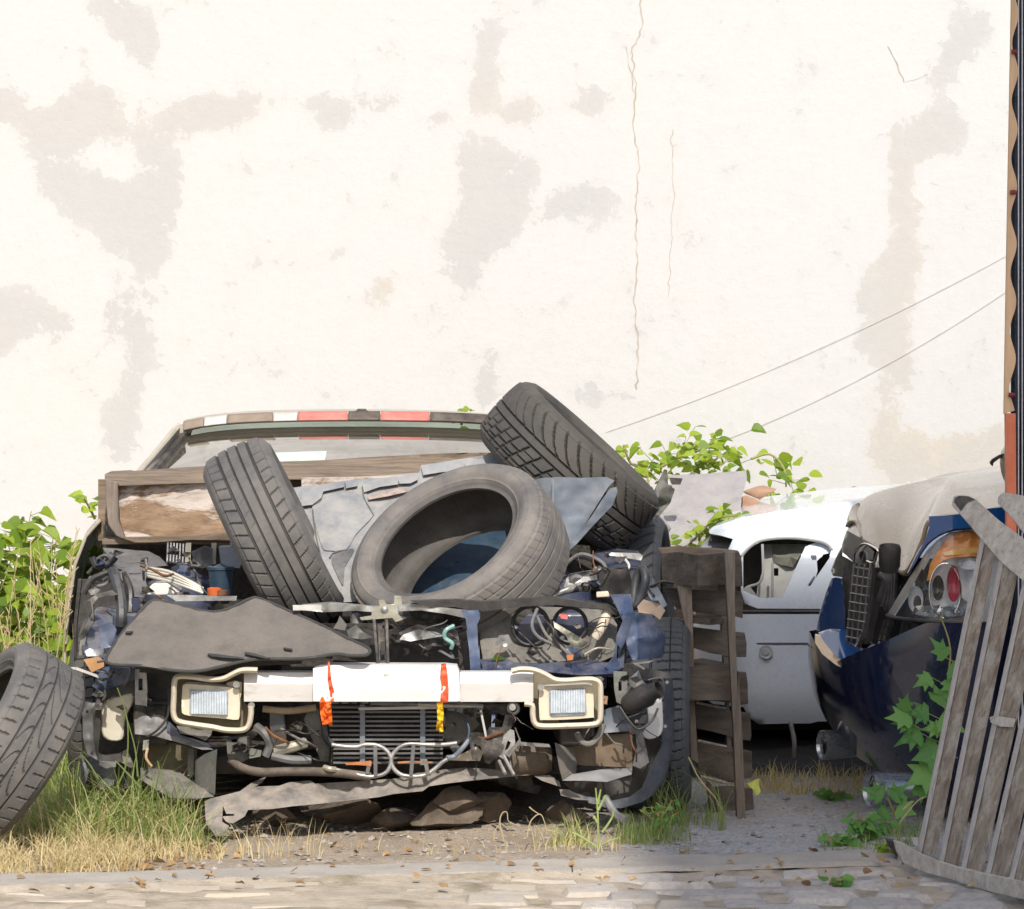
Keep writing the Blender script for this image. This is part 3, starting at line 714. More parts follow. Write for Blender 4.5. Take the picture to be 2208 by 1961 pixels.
# windscreen and pillars
def scr(u, v):
    s_ = u*2-1; t = roofp(u, 0)+Vector((0, -.01, -.03)); bt = Vector((cx_(13.2)+s_*.79, 13.02+.22*s_*s_, .80))
    p = bt.lerp(t, v); p.y -= .05*math.sin(math.pi*v)*(1-s_*s_); return p
q = MB(); q.grid(scr, 30, 16); q.build('windscreen', m_screen, wreck)
for s_ in (0, 1):
    q = MB(); q.tube([scr(s_, v)+Vector(((s_*2-1)*.035, .02, .0)) for v in np.linspace(0, 1, 10)], .032, 10, 0, flat=.6); q.build('windscreen_pillar', m_cream_body, wreck)
    q = MB(); q.tube([scr(s_, v)+Vector(((s_*2-1)*.002, -.014, .0)) for v in np.linspace(0, 1, 10)], .016, 6, 0); q.build('windscreen_seal', m_black, wreck)
    sg = s_*2-1
    q = MB(); top = [roofp(s_, v) for v in np.linspace(0, 1, 12)]; q.tube([p+Vector((sg*.012, 0, -.012)) for p in top], .02, 8, 0); q.build('roof_rail', m_cream_body, wreck)
    def sgl(u, v, sg=sg, s_=s_):
        Y = 13.35+2.2*u; b0 = Vector((cx_(Y)+sg*.81, Y, .835)); Yt = min(15.4, max(14.05, Y)); t = Vector((cx_(Yt)+sg*.585, Yt, zroof(Yt)-.02)); return b0.lerp(t, v)
    q = MB(); q.grid(sgl, 16, 6); q.build('side_window', m_sidegl, wreck)
    q = MB(); q.bar(Vector((cx_(15.9)+sg*.80, 15.95, .84)), roofp(s_, 1)+Vector((sg*.01, 0, -.02)), .09, .03, (sg, 0, .3)); q.build('rear_pillar', m_cream_body, wreck, bevel=.005)
    q = MB(); q.bar(Vector((cx_(14.55)+sg*.825, 14.55, .83)), Vector((cx_(14.6)+sg*.59, 14.6, zroof(14.6)-.02)), .07, .025, (sg, 0, .3)); q.build('door_pillar', m_cream_body, wreck, bevel=.004)
def rearw(u, v):
    s_ = u*2-1; t = roofp(u, 1)+Vector((0, .01, -.01)); bt = Vector((cx_(15.95)+s_*.74, 15.98, .86)); return bt.lerp(t, v)
q = MB(); q.grid(rearw, 20, 8, True); q.build('rear_window', m_screen, wreck)
q = MB(); q.grid(lambda u, v: Vector((cx_(16)+(u*2-1)*.84, 15.95+.33*v, .86-.04*v-.03*(u*2-1)**2)), 12, 6); q.grid(lambda u, v: Vector((cx_(16)+(u*2-1)*.84, 16.28+.03*math.sin(v*3), .82-.62*v)), 12, 6); q.build('boot_lid', m_cream_body, wreck, solid=.01)
# interior
q = MB(); q.box((cx_(14.5), 14.6, .20), (1.7, 3.0, .05)); q.build('cabin_floor', m_black, wreck)
q = MB(); q.grid(lambda u, v: Vector((cx_(13.3)+(u*2-1)*.78, 13.16+.35*v, .80+.045*math.sin(v*2.6)-.03*(u*2-1)**2)), 20, 8); q.build('dashboard', m_seat, wreck, solid=.05)
for sx_ in (-.36, .36):
    q = MB(); q.box((cx_(14.4)+sx_, 14.15, .42), (.48, .5, .14)); q.build('seat', m_seat, wreck, bevel=.03)
    q = MB(); q.box((cx_(14.5)+sx_, 14.5, .68), (.46, .12, .5), (-.25, 0, 0), .15); q.box((cx_(14.5)+sx_, 14.6, .96), (.24, .08, .13), (-.2, 0, 0)); q.build('seat_backrest', m_seat, wreck, bevel=.03)
q = MB(); q.tube([Vector((cx_(13.7)+.36+.17*math.cos(a), 13.62+.05*math.sin(a), .80+.16*math.sin(a))) for a in np.linspace(0, 6.283, 20)[:-1]], .014, 8, 2, True); q.build('steering_wheel', m_black, wreck)
P('parking_paper', M('pale_green_paper', (.55, .68, .58), .7), pts=Z(z4, 1395,420, 1830,405, 1815,470, 1420,480), Y=ly(970, 13.5, 995, 13.42), thick=.001)
# engine bay structure
q = MB(); q.box((cx_(13), 13.2, .52), (1.62, .04, .6)); q.build('firewall', m_dark, wreck)
q = MB(); q.box((cx_(12.7), 12.70, .17), (1.2, .9, .05)); q.build('engine_undershield', m_dark, wreck)
for s_ in (-1, 1):
    q = MB(); q.box((cx_(12.7)+s_*.58, 12.68, .50), (.26, .92, .22)); q.lathe([(.0, .09), (.05, .09), (.06, .075), (.12, .06), (.125, 0)], Matrix.Translation((cx_(12.8)+s_*.56, 12.85, .61)), 28)
    q.build('strut_tower', m_wreckblue, wreck, bevel=.02)
    q = MB(); q.bar((cx_(12.3)+s_*.60, 11.98, .31), (cx_(12.9)+s_*.56, 13.15, .35), .10, .12, (0, 0, 1)); q.build('chassis_rail', m_dark, wreck, bevel=.01)
random.seed(5)
q = MB(); q.box((-.33, 12.75, .42), (.62, .48, .34)); q.box((-.35, 12.62, .60), (.42, .3, .07)); q.build('engine_block', m_dark, wreck, bevel=.02)
q = MB()
for i in range(5): q.tube([(-.56+i*.11, 12.46, .58), (-.56+i*.11, 12.40, .50), (-.54+i*.11, 12.44, .36)], .024, 10, 4)
q.build('intake_manifold', m_silver, wreck)
q = MB(); q.lathe([(0, -.03), (.07, -.03), (.075, -.02), (.06, 0), (.075, .02), (.07, .03), (0, .03)], Matrix.Translation((-.2, 12.44, .37)) @ Matrix.Rotation(R(90), 4, 'X'), 30); q.build('pulley', m_steel, wreck)
# greebles: small brackets, boxes, cylinders filling the bay, one part per lump
for i in range(26):
    X = random.uniform(-1.0, .25); Y = random.uniform(12.28, 12.6); z = random.uniform(.27, .56)
    q = MB(); t = random.random()
    if t < .45: q.box((X, Y, z), (random.uniform(.04, .14), random.uniform(.04, .1), random.uniform(.03, .1)), (random.uniform(-.3, .3),)*3)
    elif t < .8: q.lathe([(0, -.03), (.03, -.03), (.034, -.01), (.026, .0), (.034, .02), (0, .03)], Matrix.Translation((X, Y, z)) @ Matrix.Rotation(random.uniform(0, 3), 4, random.choice('XY')), 18)
    else: q.tube([(X, Y, z), (X+random.uniform(-.1, .1), Y-.04, z+.08), (X+random.uniform(-.15, .15), Y, z+random.uniform(-.1, .12))], .014, 8, 5)
    q.build('engine_fitting', random.choice([m_dark, m_black, m_steel, m_silver, m_dark, m_galv]), wreck, bevel=.004 if t < .45 else 0)
def hose(pts, r, m=m_rubberh, name='hose', n=8, parent=wreck):
    q = MB(); q.tube([W(*p) for p in pts], r, n, 6); return q.build(name, m, parent)
# radiator between the rails, dark, set back
q = MB(); q.box(W(840, 1480, 12.25), (.62, .03, .36)); q.build('radiator', m_dark, wreck)

# --- slam panel (upper cross member) with black upper lip and blue stays
P('slam_panel', m_steel, pts=Z(z5, 0,1290, 160,1278, 400,1300, 620,1283, 760,1300, 880,1315, 985,1318, 985,1350, 900,1362, 800,1340, 660,1320, 400,1330, 300,1322, 120,1330, 0,1318), Y=12.08, thick=.05, crumple=.02, smooth=0)
P('slam_panel_lip', m_black, pts=Z(z5, 600,1270, 850,1262, 1000,1275, 1120,1262, 1260,1255, 1400,1248, 1560,1275, 1690,1290, 1745,1325, 1735,1350, 1680,1315, 1560,1305, 1400,1290, 1200,1300, 1010,1325, 975,1330, 850,1302, 700,1300), Y=12.07, thick=.06, step=8, bevel=.002)
P('blue_stay', m_ltblue, pts=Z(z5, 880,1322, 975,1320, 985,1360, 968,1400, 975,1533)+Z(z3, 535,120, 545,270, 600,285, 480,290, 470,140, 450,0)+Z(z5, 915,1440, 905,1370), Y=12.02, thick=.02, crumple=.01, step=8, bevel=.002)
P('crossmember', m_wreckblue, pts=Z(z3, 540,215, 700,205, 760,235, 930,240, 1090,222, 1230,215, 1330,235, 1400,225, 1425,165, 1452,165, 1445,260, 1380,300, 1180,312, 1060,300, 960,290, 840,262, 700,285, 560,275), Y=ly(1420, 12.08, 1455, 12.0), thick=.03, crumple=.02, step=9)
P('inner_wing_corner', m_ltblue, pts=Z(z5, 1700,1235, 1815,1232, 1830,1330, 1842,1440, 1790,1480, 1762,1533)+Z(z3, 1405,120, 1400,200, 1430,255, 1360,290, 1330,260, 1385,190, 1400,60)+Z(z5, 1745,1440, 1770,1380, 1740,1310), Y=lx(1310, 12.02, 1375, 12.08), thick=.02, crumple=.015, step=9, bevel=.002)
P('headlamp_back_panel', m_lining, pts=Z(z5, 985,1325, 1100,1320, 1300,1300, 1500,1305, 1690,1320, 1740,1400, 1735,1533)+Z(z3, 1385,190, 1300,225, 1100,235, 900,250, 560,225)+Z(z5, 985,1500), Y=ly(1309, 12.22, 1430, 12.12),
  holes=[[z5(1262+96*math.cos(a), 1405+103*math.sin(a)) for a in np.linspace(0, 6.283, 26)[:-1]], [z5(1480+86*math.cos(a), 1400+92*math.sin(a)) for a in np.linspace(0, 6.283, 26)[:-1]]], thick=.008, crumple=.03, step=8)
for cx0, cy0, ra in ((1262, 1405, 100), (1480, 1400, 90)):
    q = MB(); q.tube([W(*z5(cx0+ra*math.cos(a), cy0+ra*1.06*math.sin(a)), 12.15) for a in np.linspace(0, 6.283, 26)[:-1]], .0055, 8, 2, True); q.build('headlamp_ring', m_black, wreck)
    q = MB(); q.lathe([(0, .02), (.03, .02), (.034, 0), (.02, -.03), (.014, -.05), (0, -.05)], Matrix.Translation(W(*z5(cx0-20, cy0+40), 12.25)) @ Matrix.Rotation(R(90), 4, 'X'), 20); q.build('bulb_holder', m_steel, wreck)
q = MB(); q.tube([W(*z5(1690, 1325), 12.1), W(*z5(1650, 1420), 12.08), W(*z3(1265, 75), 12.08)], [.016, .013], 12, 4); q.build('adjuster_tube', m_creamplastic, wreck)
P('lamp_bracket', m_silver, pts=Z(z3, 630,125, 660,60, 720,55, 740,110, 700,130), Y=12.06, thick=.01, crumple=.02, step=6)
P('lamp_bracket', m_galv, pts=Z(z3, 1000,-30, 1080,20, 1230,110, 1215,175, 1120,140, 1080,60, 1010,10), Y=12.09, thick=.01, crumple=.03, step=6)
P('lamp_bracket', m_ltblue, pts=Z(z3, 1040,170, 1100,130, 1190,150, 1160,200, 1080,215), Y=12.06, thick=.006, crumple=.02, step=6)
hose([z3(900, -60)+(12.05,), z3(960, 60)+(12.04,), z3(1060, 140)+(12.03,), z3(1110, 200)+(12.04,)], .0045, m_lining, 'wiring')
hose([z3(940, -40)+(12.05,), z3(1000, 20)+(12.02,), z3(1010, 90)+(12.02,), z3(1080, 170)+(12.04,)], .004, m_black, 'wiring')
hose([z5(1300, 1310)+(12.05,), z5(1270, 1400)+(12.03,), z5(1310, 1470)+(12.03,), z5(1440, 1533)+(12.04,), z3(1120, 190)+(12.04,)], .005, m_grey, 'wiring')
hose([z3(1080, 215)+(12.02,), z3(1150, 160)+(12.02,), z3(1220, 120)+(12.03,), z3(1240, 60)+(12.05,)], .003, m_dark, 'wiring')
hose([z3(1200, 180)+(12.02,), z3(1280, 140)+(12.02,), z3(1370, 150)+(12.04,)], .003, m_galv, 'wiring')
P('wiring_plug', m_copper, pts=Z(z3, 1085,185, 1130,180, 1125,215, 1090,218), Y=12.0, thick=.02)
P('wiring_plug', m_reddecal, pts=Z(z5, 1420,1340, 1470,1345, 1465,1370, 1430,1365), Y=12.08, thick=.02)
P('green_leaf_scrap', m_leaf, pts=Z(z3, 610,210, 650,180, 700,205, 650,222), Y=12.05, thick=.002)
# bonnet latch and its channel
P('bonnet_latch', m_galv, pts=Z(z5, 385,1350, 390,1300, 430,1295, 425,1265, 455,1262, 470,1290, 510,1285, 512,1240, 550,1245, 556,1290, 530,1300, 535,1345, 560,1370, 520,1385, 500,1362, 420,1368, 330,1375, 320,1360), Y=11.99, thick=.018, step=7, crumple=.01, bevel=.002)
q = MB(); q.lathe([(0, -.02), (.011, -.02), (.011, 0), (.006, .004), (0, .004)], Matrix.Translation(W(*z5(458, 1318), 11.985)) @ Matrix.Rotation(R(90), 4, 'X'), 16); q.build('latch_bolt', m_steel, wreck)
q = MB()
for a in (400, 470): q.bar(W(*z5(a, 1365), 12.0), W(*z2(1755+(a-400)*1.05, 285), 11.95), .009, .02)
q.bar(W(*z5(435, 1368), 12.01), W(*z2(1790, 285), 11.96), .02, .006)
q.build('latch_channel', m_dark, wreck, bevel=.001)
P('channel_slot', m_black, pts=Z(z2, 1773,115, 1805,110, 1810,210, 1775,215), Y=11.942, thick=.003)
P('channel_slot', m_black, pts=Z(z5, 447,1385, 462,1385, 462,1400, 447,1400), Y=11.985, thick=.003)
# black trim and torn panel right of the latch
P('torn_air_duct', m_black, pts=Z(z5, 540,1440, 640,1400, 760,1425, 800,1400, 860,1440, 880,1533)+Z(z3, 380,110, 300,130, 100,120, 0,100), Y=12.05, thick=.03, crumple=.05, step=8)
P('torn_air_duct', m_silver, pts=Z(z5, 560,1455, 640,1425, 740,1440, 790,1460, 700,1475, 600,1490, 540,1480), Y=12.02, thick=.01, crumple=.04, step=6)
P('torn_air_duct', m_black, pts=Z(z5, 560,1290, 740,1310, 860,1345, 890,1430, 760,1390, 620,1370), Y=12.14, thick=.02, crumple=.04, step=8)
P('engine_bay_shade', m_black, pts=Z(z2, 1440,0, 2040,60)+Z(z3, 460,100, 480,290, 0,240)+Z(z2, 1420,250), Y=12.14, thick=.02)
hose([z5(840, 1405)+(12.0,), z5(795, 1430)+(11.99,), z5(790, 1470)+(12.0,), z5(830, 1500)+(12.0,), z5(825, 1530)+(12.01,)], .006, M('teal_clip', (.25, .45, .42), .4), 'hose_clip')
P('grimy_bracket', m_lining, pts=Z(z5, 200,1380, 210,1350, 250,1400, 240,1430, 175,1420), Y=12.05, thick=.01)
P('grimy_bracket', m_silver, pts=Z(z5, 250,1430, 300,1400, 340,1440, 400,1470, 330,1480, 260,1470), Y=12.06, thick=.01, crumple=.02)
P('white_data_plate', m_whitedecal, pts=Z(z4, 1588,1502, 1793,1502, 1790,1538, 1590,1540), Y=12.02, thick=.004)
# --- bumper beam
beam = P('bumper_beam', m_white, pts=Z(z2, 1278,312, 1300,298, 1340,285)+[(960, 1434.5), (985, 1437), (990, 1449)]+[(992, 1512), (985, 1513)]+Z(z2, 1340,556, 1278,554), Y=ly(1433, 11.885, 1470, 11.865), thick=.09, step=10, crumple=.003, bevel=.004)
for pts in (Z(z2, 770,342, 1276,342, 1276,556, 770,556), Z(z3, 415,293, 876,293, 876,478, 415,478)):
    q = MB()
    q.panel([pts[0], pts[1], (pts[1][0], 1475), (pts[0][0], 1475)], ly(1450, 11.915, 1475, 11.895), thick=.07, step=12)
    q.panel([(pts[0][0], 1475), (pts[1][0], 1475), pts[2], pts[3]], ly(1475, 11.895, 1513, 11.905), thick=.07, step=12)
    q.build('beam_arm', m_white, wreck, auto=12)
q = MB(); q.lathe([(0, -.012), (.010, -.012), (.012, 0), (.004, .003), (0, 0)], Matrix.Translation(W(834, 1461, 11.873)) @ Matrix.Rotation(R(90), 4, 'X'), 16); q.build('beam_bolt', m_galv, wreck)
for side_ in (0, 1):
    if side_ == 0:
        rim = Z(z2, 870,325, 760,325, 690,352, 620,385, 520,392, 400,374, 300,370, 262,400, 255,520, 252,640, 285,700, 400,725, 540,745, 640,765, 760,765, 805,730, 822,650, 820,590)
        back = Z(z2, 870,330, 760,330, 640,385, 520,400, 400,384, 300,380, 268,410, 260,640, 290,700, 540,735, 640,765, 760,760, 800,730, 815,600, 770,560, 770,345)
        lo = Z(z2, 318,455, 335,430, 400,428, 640,450, 700,460, 735,480, 738,660, 715,690, 640,682, 420,665, 330,650, 312,610); le = Z(z2, 372,462, 640,474, 655,490, 652,655, 630,668, 385,650, 370,635)
        rib = (372, 655, z2)
    else:
        rim = Z(z3, 740,285, 800,272, 880,278, 950,305, 1010,338, 1080,345, 1180,338, 1250,338, 1292,360, 1300,420, 1300,560, 1292,600, 1250,622, 1080,630, 930,632, 885,612, 872,560, 868,500, 820,490)
        back = Z(z3, 800,282, 880,288, 950,315, 1080,355, 1250,346, 1288,368, 1292,595, 1250,615, 930,625, 890,608, 878,500, 878,300)
        lo = Z(z3, 912,410, 930,388, 1060,378, 1200,370, 1240,378, 1252,400, 1257,560, 1240,578, 1080,590, 940,592, 915,575); le = Z(z3, 975,405, 1190,390, 1205,400, 1212,550, 1195,560, 995,570, 978,555)
        rib = (975, 1205, z3)
    P('lamp_frame_back', m_olive, pts=back, Y=11.99, thick=.01)
    q = MB(); q.tube([W(x, y, 11.875) for x, y in rim], .0082, 10, 4, flat=2.4); q.build('lamp_frame', m_creamplastic, wreck)
    hs = P('fog_lamp', m_creamplastic, pts=lo, Y=11.90, thick=.075, step=8, smooth=2, bevel=.004)
    tag(hs, 'cream framed rectangular fog lamp')
    P('lamp_reflector', m_reflector, hs, pts=le, Y=11.895, thick=.003)
    q = MB(); f = rib[2]; cxm = sum(p[0] for p in le)/len(le); cym = sum(p[1] for p in le)/len(le)
    xa, xb = min(p[0] for p in le)+3, max(p[0] for p in le)-3; ya, yb = min(p[1] for p in le)+5, max(p[1] for p in le)-5
    n = 14
    for i in range(n):
        x = xa+(xb-xa)*(i+.5)/n; q.tube([W(x, ya+(x-xa)*.03*(1-2*side_), 11.889), W(x, yb+(x-xa)*.03*(1-2*side_)-2, 11.889)], .0036, 6, 0)
    q.build('lens_ribs', m_lensrib, hs)
    P('lens', m_clear, hs, pts=le, Y=11.884, thick=.002, step=10)
P('lamp_bracket', m_creamplastic, pts=Z(z2, 640,420, 700,405, 755,415, 755,470, 740,560, 720,470, 650,440), Y=11.93, thick=.02)
for pt in ((825, 585, z2), (715, 430, z2), (925, 385, z3), (745, 512, z3)):
    q = MB(); q.lathe([(0, -.006), (.0065, -.006), (.0065, -.002), (.0095, -.001), (.0095, .004), (0, .004)], Matrix.Translation(W(*pt[2](pt[0], pt[1]), 11.88)) @ Matrix.Rotation(R(90), 4, 'X'), 14); q.build('frame_bolt', m_steel, wreck)
P('torn_bracket', m_lining, pts=Z(z2, 275,735, 540,760, 530,800, 490,845, 400,810, 300,790), Y=11.93, thick=.01, crumple=.02)
P('torn_bracket', m_wreckblue, pts=Z(z2, 200,690, 240,720, 280,760, 300,800, 500,860, 560,890, 470,890, 250,830, 205,770), Y=11.95, thick=.01, crumple=.02)
# tie rod under the beam, right
q = MB(); q.tube([W(*z3(150, 492), 11.98), W(*z3(560, 510), 11.98)], .0085, 10, 0); q.tube([W(*z3(150, 500), 11.985), W(*z3(-150, 490), 11.99)], .006, 8, 0); q.build('tie_bar', m_silver, wreck)
P('tow_eye_bracket', m_dark, pts=Z(z3, 560,500, 720,490, 790,500, 795,540, 760,560, 700,570, 600,530), Y=11.97, thick=.03, bevel=.003)
q = MB(); q.tube([W(*z3(750+32*math.cos(a), 520+32*math.sin(a)), 11.96) for a in np.linspace(0, 6.28, 13)[:-1]], .005, 8, 2, True); q.build('tow_eye', m_steel, wreck)
q = MB()
q.bar(W(*z3(545, 530), 11.95), W(*z3(580, 705), 11.94), .006, .01); q.build('stay_rod', m_silver, wreck)
q = MB(); q.bar(W(*z3(625, 560), 11.96), W(*z3(620, 690), 11.95), .010, .01); q.build('stay_rod', m_ltblue, wreck)
P('bent_bracket', m_dark, pts=Z(z3, 470,700, 560,710, 600,640, 680,640, 700,560, 760,570, 730,660, 680,800, 600,870, 570,860, 545,760, 500,740, 530,850, 490,840), Y=11.93, thick=.02, crumple=.02, step=8)
P('bent_bracket', m_silver, pts=Z(z3, 690,690, 730,650, 755,660, 762,735, 735,800, 690,840, 655,820, 670,760), holes=[Z(z3, 715,720, 735,735, 715,775, 695,785)], Y=11.92, thick=.01, step=6)
P('bent_bracket', m_lining, pts=Z(z3, 700,810, 760,745, 795,705, 790,740, 745,800, 725,830), Y=11.915, thick=.006)
for a in ((660, 850, 700, 930), (690, 820, 755, 940)):
    q = MB(); q.tube([W(*z3(a[0], a[1]), 11.9), W(*z3(a[2], a[3]), 11.86)], .005, 6, 0); q.build('bent_rod', m_silver, wreck)
# condenser / oil cooler
q = MB()
ga, gb = z2(1400, 0)[0], 955
for i in range(13):
    y = 1525+i*9.9; q.bar(W(ga+(8 if i > 7 else 0), y, 12.0), W(gb, y, 12.0), .0055, .03, (0, -1, 0))
cond = q.build('condenser', m_grey, wreck)
q = MB()
for i in range(70):
    x = ga+4+(gb-ga-8)*i/69; q.bar(W(x, 1524, 12.02), W(x, 1645, 12.02), .0022, .006)
q.build('condenser_fins', M('olive_fins', (.085, .08, .055), .7, .2, .3), cond)
P('condenser_core', m_black, cond, pts=[(ga, 1518), (gb, 1518), (gb, 1650), (ga, 1650)], Y=12.035, thick=.01)
for x in (781, 911): P('condenser_bar', m_panelblue, cond, pts=[(x-5, 1520), (x+6, 1520), (x+6, 1650), (x-5, 1650)], Y=11.98, thick=.006)
P('condenser_top_rail', m_silver, cond, pts=[(773, 1526), (950, 1523), (950, 1529), (773, 1532)], Y=11.975, thick=.01)
P('condenser_bracket', m_lining, pts=Z(z2, 1210,690, 1240,620, 1320,610, 1330,700, 1370,800, 1400,900, 1395,990, 1330,985, 1290,880, 1240,760), Y=12.02, thick=.02, crumple=.02, step=8)
hose([z2(1360, 720)+(12.0,), z2(1375, 820)+(11.99,), z2(1420, 875)+(11.97,)], .010, m_rubberh)
ptsL = Z(z2, 1415,872, 1500,885, 1600,888, 1660,872, 1760,880, 1830,930, 1852,1000, 1815,1075, 1730,1105, 1640,1100, 1520,1075, 1420,1050)
ptsR = Z(z3, 395,738, 300,748, 200,747, 80,745, 20,775, -18,830, -8,890, 40,935, 110,947, 190,940, 250,905, 300,860, 335,838)
for pp in (ptsL, ptsR):
    q = MB(); q.tube([W(x, y, 11.94) for x, y in pp], .0062, 10, 5); q.build('oil_pipe', m_silver, wreck)
for a, b_ in ((z2(1735, 882), z2(1737, 1105)), (z3(122, 745), z3(106, 943)), (z2(1690, 1010), z2(1675, 1090)), (z3(195, 840), z3(212, 935))):
    q = MB(); q.bar(W(*a, 11.935), W(*b_, 11.935), .011, .008); q.build('pipe_clip', m_grey if a[1] < 1630 else m_lining, wreck, bevel=.001)
P('copper_strip', m_copper, pts=Z(z2, 1515,1008, 1600,1000, 1705,990, 1706,1030, 1610,1022, 1520,1022), Y=11.93, thick=.004)
P('copper_strip', m_copper, pts=Z(z3, 20,855, 110,850, 240,855, 235,862, 110,860, 25,866), Y=11.945, thick=.004)
hose([z2(1360, 1040)+(11.93,), z2(1400, 1050)+(11.92,), z2(1440, 1055)+(11.93,)], .008, m_galv, 'pipe_union')
hose([z3(470, 720)+(11.95,), z3(430, 770)+(11.94,), z3(380, 820)+(11.95,), z3(330, 830)+(11.94,)], .007, m_panelblue, 'hose')
hose([z3(330, 540)+(12.0,), z3(420, 560)+(11.99,), z3(470, 640)+(11.98,), z3(450, 740)+(11.97,), z3(370, 800)+(11.96,)], .004, m_teal, 'thin_hose')
P('air_guide', m_lining, pts=Z(z3, 330,540, 480,560, 540,620, 460,690, 400,740, 320,735), Y=12.06, thick=.01, crumple=.03)
P('air_guide', m_creamplastic, pts=Z(z3, 400,820, 520,760, 560,800, 540,850, 430,850, 330,845), Y=12.0, thick=.01, crumple=.01)
# lower left mechanics
P('arch_brace', m_silver, pts=Z(z2, 960,640, 1065,645, 1070,720, 1085,860, 1000,890, 960,740), Y=12.12, thick=.02, crumple=.03)
P('bellows_duct', m_lining, pts=Z(z2, 640,840, 800,820, 830,960, 760,1000, 680,1010, 650,960), Y=11.98, thick=.10, bevel=.006, smooth=0)
hose([z2(860, 740)+(11.98,), z2(930, 800)+(11.96,), z2(960, 880)+(11.97,), z2(930, 960)+(11.97,)], .013, m_grey, 'pipe')
hose([z2(1010, 920)+(11.97,), z2(1120, 890)+(11.95,), z2(1220, 860)+(11.97,)], .016, m_galv, 'intercooler_pipe')
hose([z2(980, 955)+(11.96,), z2(1120, 985)+(11.95,), z2(1260, 985)+(11.96,)], .013, m_grey, 'intercooler_pipe')
hose([z2(670, 985)+(11.97,), z2(760, 1045)+(11.95,), z2(900, 1075)+(11.94,), z2(1100, 1070)+(11.94,), z2(1400, 1075)+(11.94,), z2(1700, 1110)+(11.95,)], .013, M('brown_crossbar', (.07, .052, .042), .7, .1, .3, 9, .2, dust=.5), 'lower_crossbar', 10)
P('torn_bracket', m_lining, pts=Z(z2, 810,900, 900,920, 890,960, 810,975), Y=11.95, thick=.02)
hose([z2(910, 610)+(11.99,), z2(1100, 625)+(11.985,), z2(1300, 600)+(11.99,)], .010, M('tan_pipe', (.38, .30, .20), .6, .3), 'pipe')
# undertray, torn, hanging
ut = Z(z2, 480,1280, 620,1245, 740,1215, 830,1150, 935,1106, 905,1150, 850,1182, 1030,1175, 1100,1150, 1260,1135, 1290,1160, 1450,1150, 1650,1140, 1900,1120)+Z(z3, 150,925, 300,905, 450,893, 590,900, 760,925, 900,922, 860,938, 640,958, 480,975, 350,990, 220,1010, 180,1040, 60,1052, 0,1058)+Z(z2, 1750,1260, 1560,1280, 1400,1300, 1280,1312, 1130,1325, 980,1345, 800,1352, 775,1400, 690,1452, 640,1440, 610,1400, 700,1395, 695,1382, 640,1380, 615,1320, 610,1440, 660,1470, 640,1520, 560,1540, 490,1450)
P('undertray', m_under, pts=ut, Y=ly(1680, 11.98, 1790, 11.78), thick=.004, step=8, crumple=.06, cf=.012)
P('undertray_flap', m_dark, pts=Z(z3, 560,960, 700,945, 860,940, 880,1000, 940,1010, 900,1060, 820,1045, 700,1010), Y=12.15, thick=.01, crumple=.03)
P('undertray_flap', m_under, pts=Z(z3, 880,945, 980,940, 1040,980, 1050,1015, 930,975), Y=12.02, thick=.004, crumple=.02)
P('undertray_flap', m_under, pts=Z(z3, 1040,1030, 1100,1030, 1180,1080, 1240,1100, 1150,1095, 1050,1068), Y=11.98, thick=.004, crumple=.02)
# torn splash shields: left and right boxes
P('splash_shield', m_grey, pts=Z(z1, 950,905, 1000,895, 1180,918, 1190,1010, 1240,1090, 1380,1150, 1520,1210, 1440,1212, 1250,1155, 1100,1115, 960,1100), Y=ly(1520, 12.0, 1615, 11.93), thick=.006, crumple=.02, step=8)
P('splash_shield', m_lining, pts=Z(z1, 1390,1290, 1440,1250, 1545,1208, 1538,1320, 1530,1530, 1430,1490, 1385,1440), Y=lx(420, 11.98, 468, 11.88), thick=.006, crumple=.01, step=8)
P('splash_shield', m_lining, pts=Z(z1, 1000,1340, 1140,1350, 1260,1360, 1330,1410, 1430,1480, 1525,1495, 1525,1545, 1400,1560, 1220,1555, 1120,1500, 1040,1450, 1000,1420), Y=ly(1655, 12.05, 1725, 11.88), thick=.006, crumple=.02, step=8)
P('splash_shield_back', M('mossy_liner', (.12, .095, .06), .9, 0, .4, 9, .2, dust=.4, dustcol=(.16, .2, .13)), pts=Z(z1, 1050,1130, 1250,1165, 1400,1205, 1400,1400, 1340,1410, 1150,1350, 1040,1340), Y=12.06, thick=.006, crumple=.01)
P('shield_rib', m_lining, pts=Z(z1, 1335,1200, 1380,1205, 1375,1390, 1335,1400), Y=12.03, thick=.01)
P('splash_shield', m_under, pts=Z(z3, 1010,735, 1070,760, 1130,765, 1150,870, 1145,930, 1060,975, 1040,900), Y=lx(1195, 11.94, 1245, 12.04), thick=.006, crumple=.01, step=8)
P('splash_shield', m_ltgrey, pts=Z(z3, 1060,975, 1120,935, 1300,905, 1500,895, 1495,935, 1340,982, 1200,975), Y=ly(1655, 12.03, 1686, 11.92), thick=.005, crumple=.01, step=8)
P('splash_shield_back', M('brown_liner', (.16, .115, .075), .9, 0, .4, 9, .2, dust=.5), pts=Z(z3, 1030,690, 1500,680, 1500,895, 1350,885, 1200,880, 1150,870, 1120,760), Y=12.08, thick=.006, crumple=.02)
P('shield_ridge', m_steel, pts=Z(z3, 775,730, 850,735, 975,745, 985,765, 900,762, 780,752), Y=11.97, thick=.01)
q = MB(); q.lathe([(0, -.10), (.045, -.10), (.045, .04), (.03, .06), (0, .06)], Matrix.Translation(W(*z3(860, 840), 12.05)) @ Matrix.Rotation(R(90), 4, 'Y'), 24); q.build('filter_canister', M('brown_canister', (.11, .085, .065), .7, .2, .3, dust=.3), wreck)
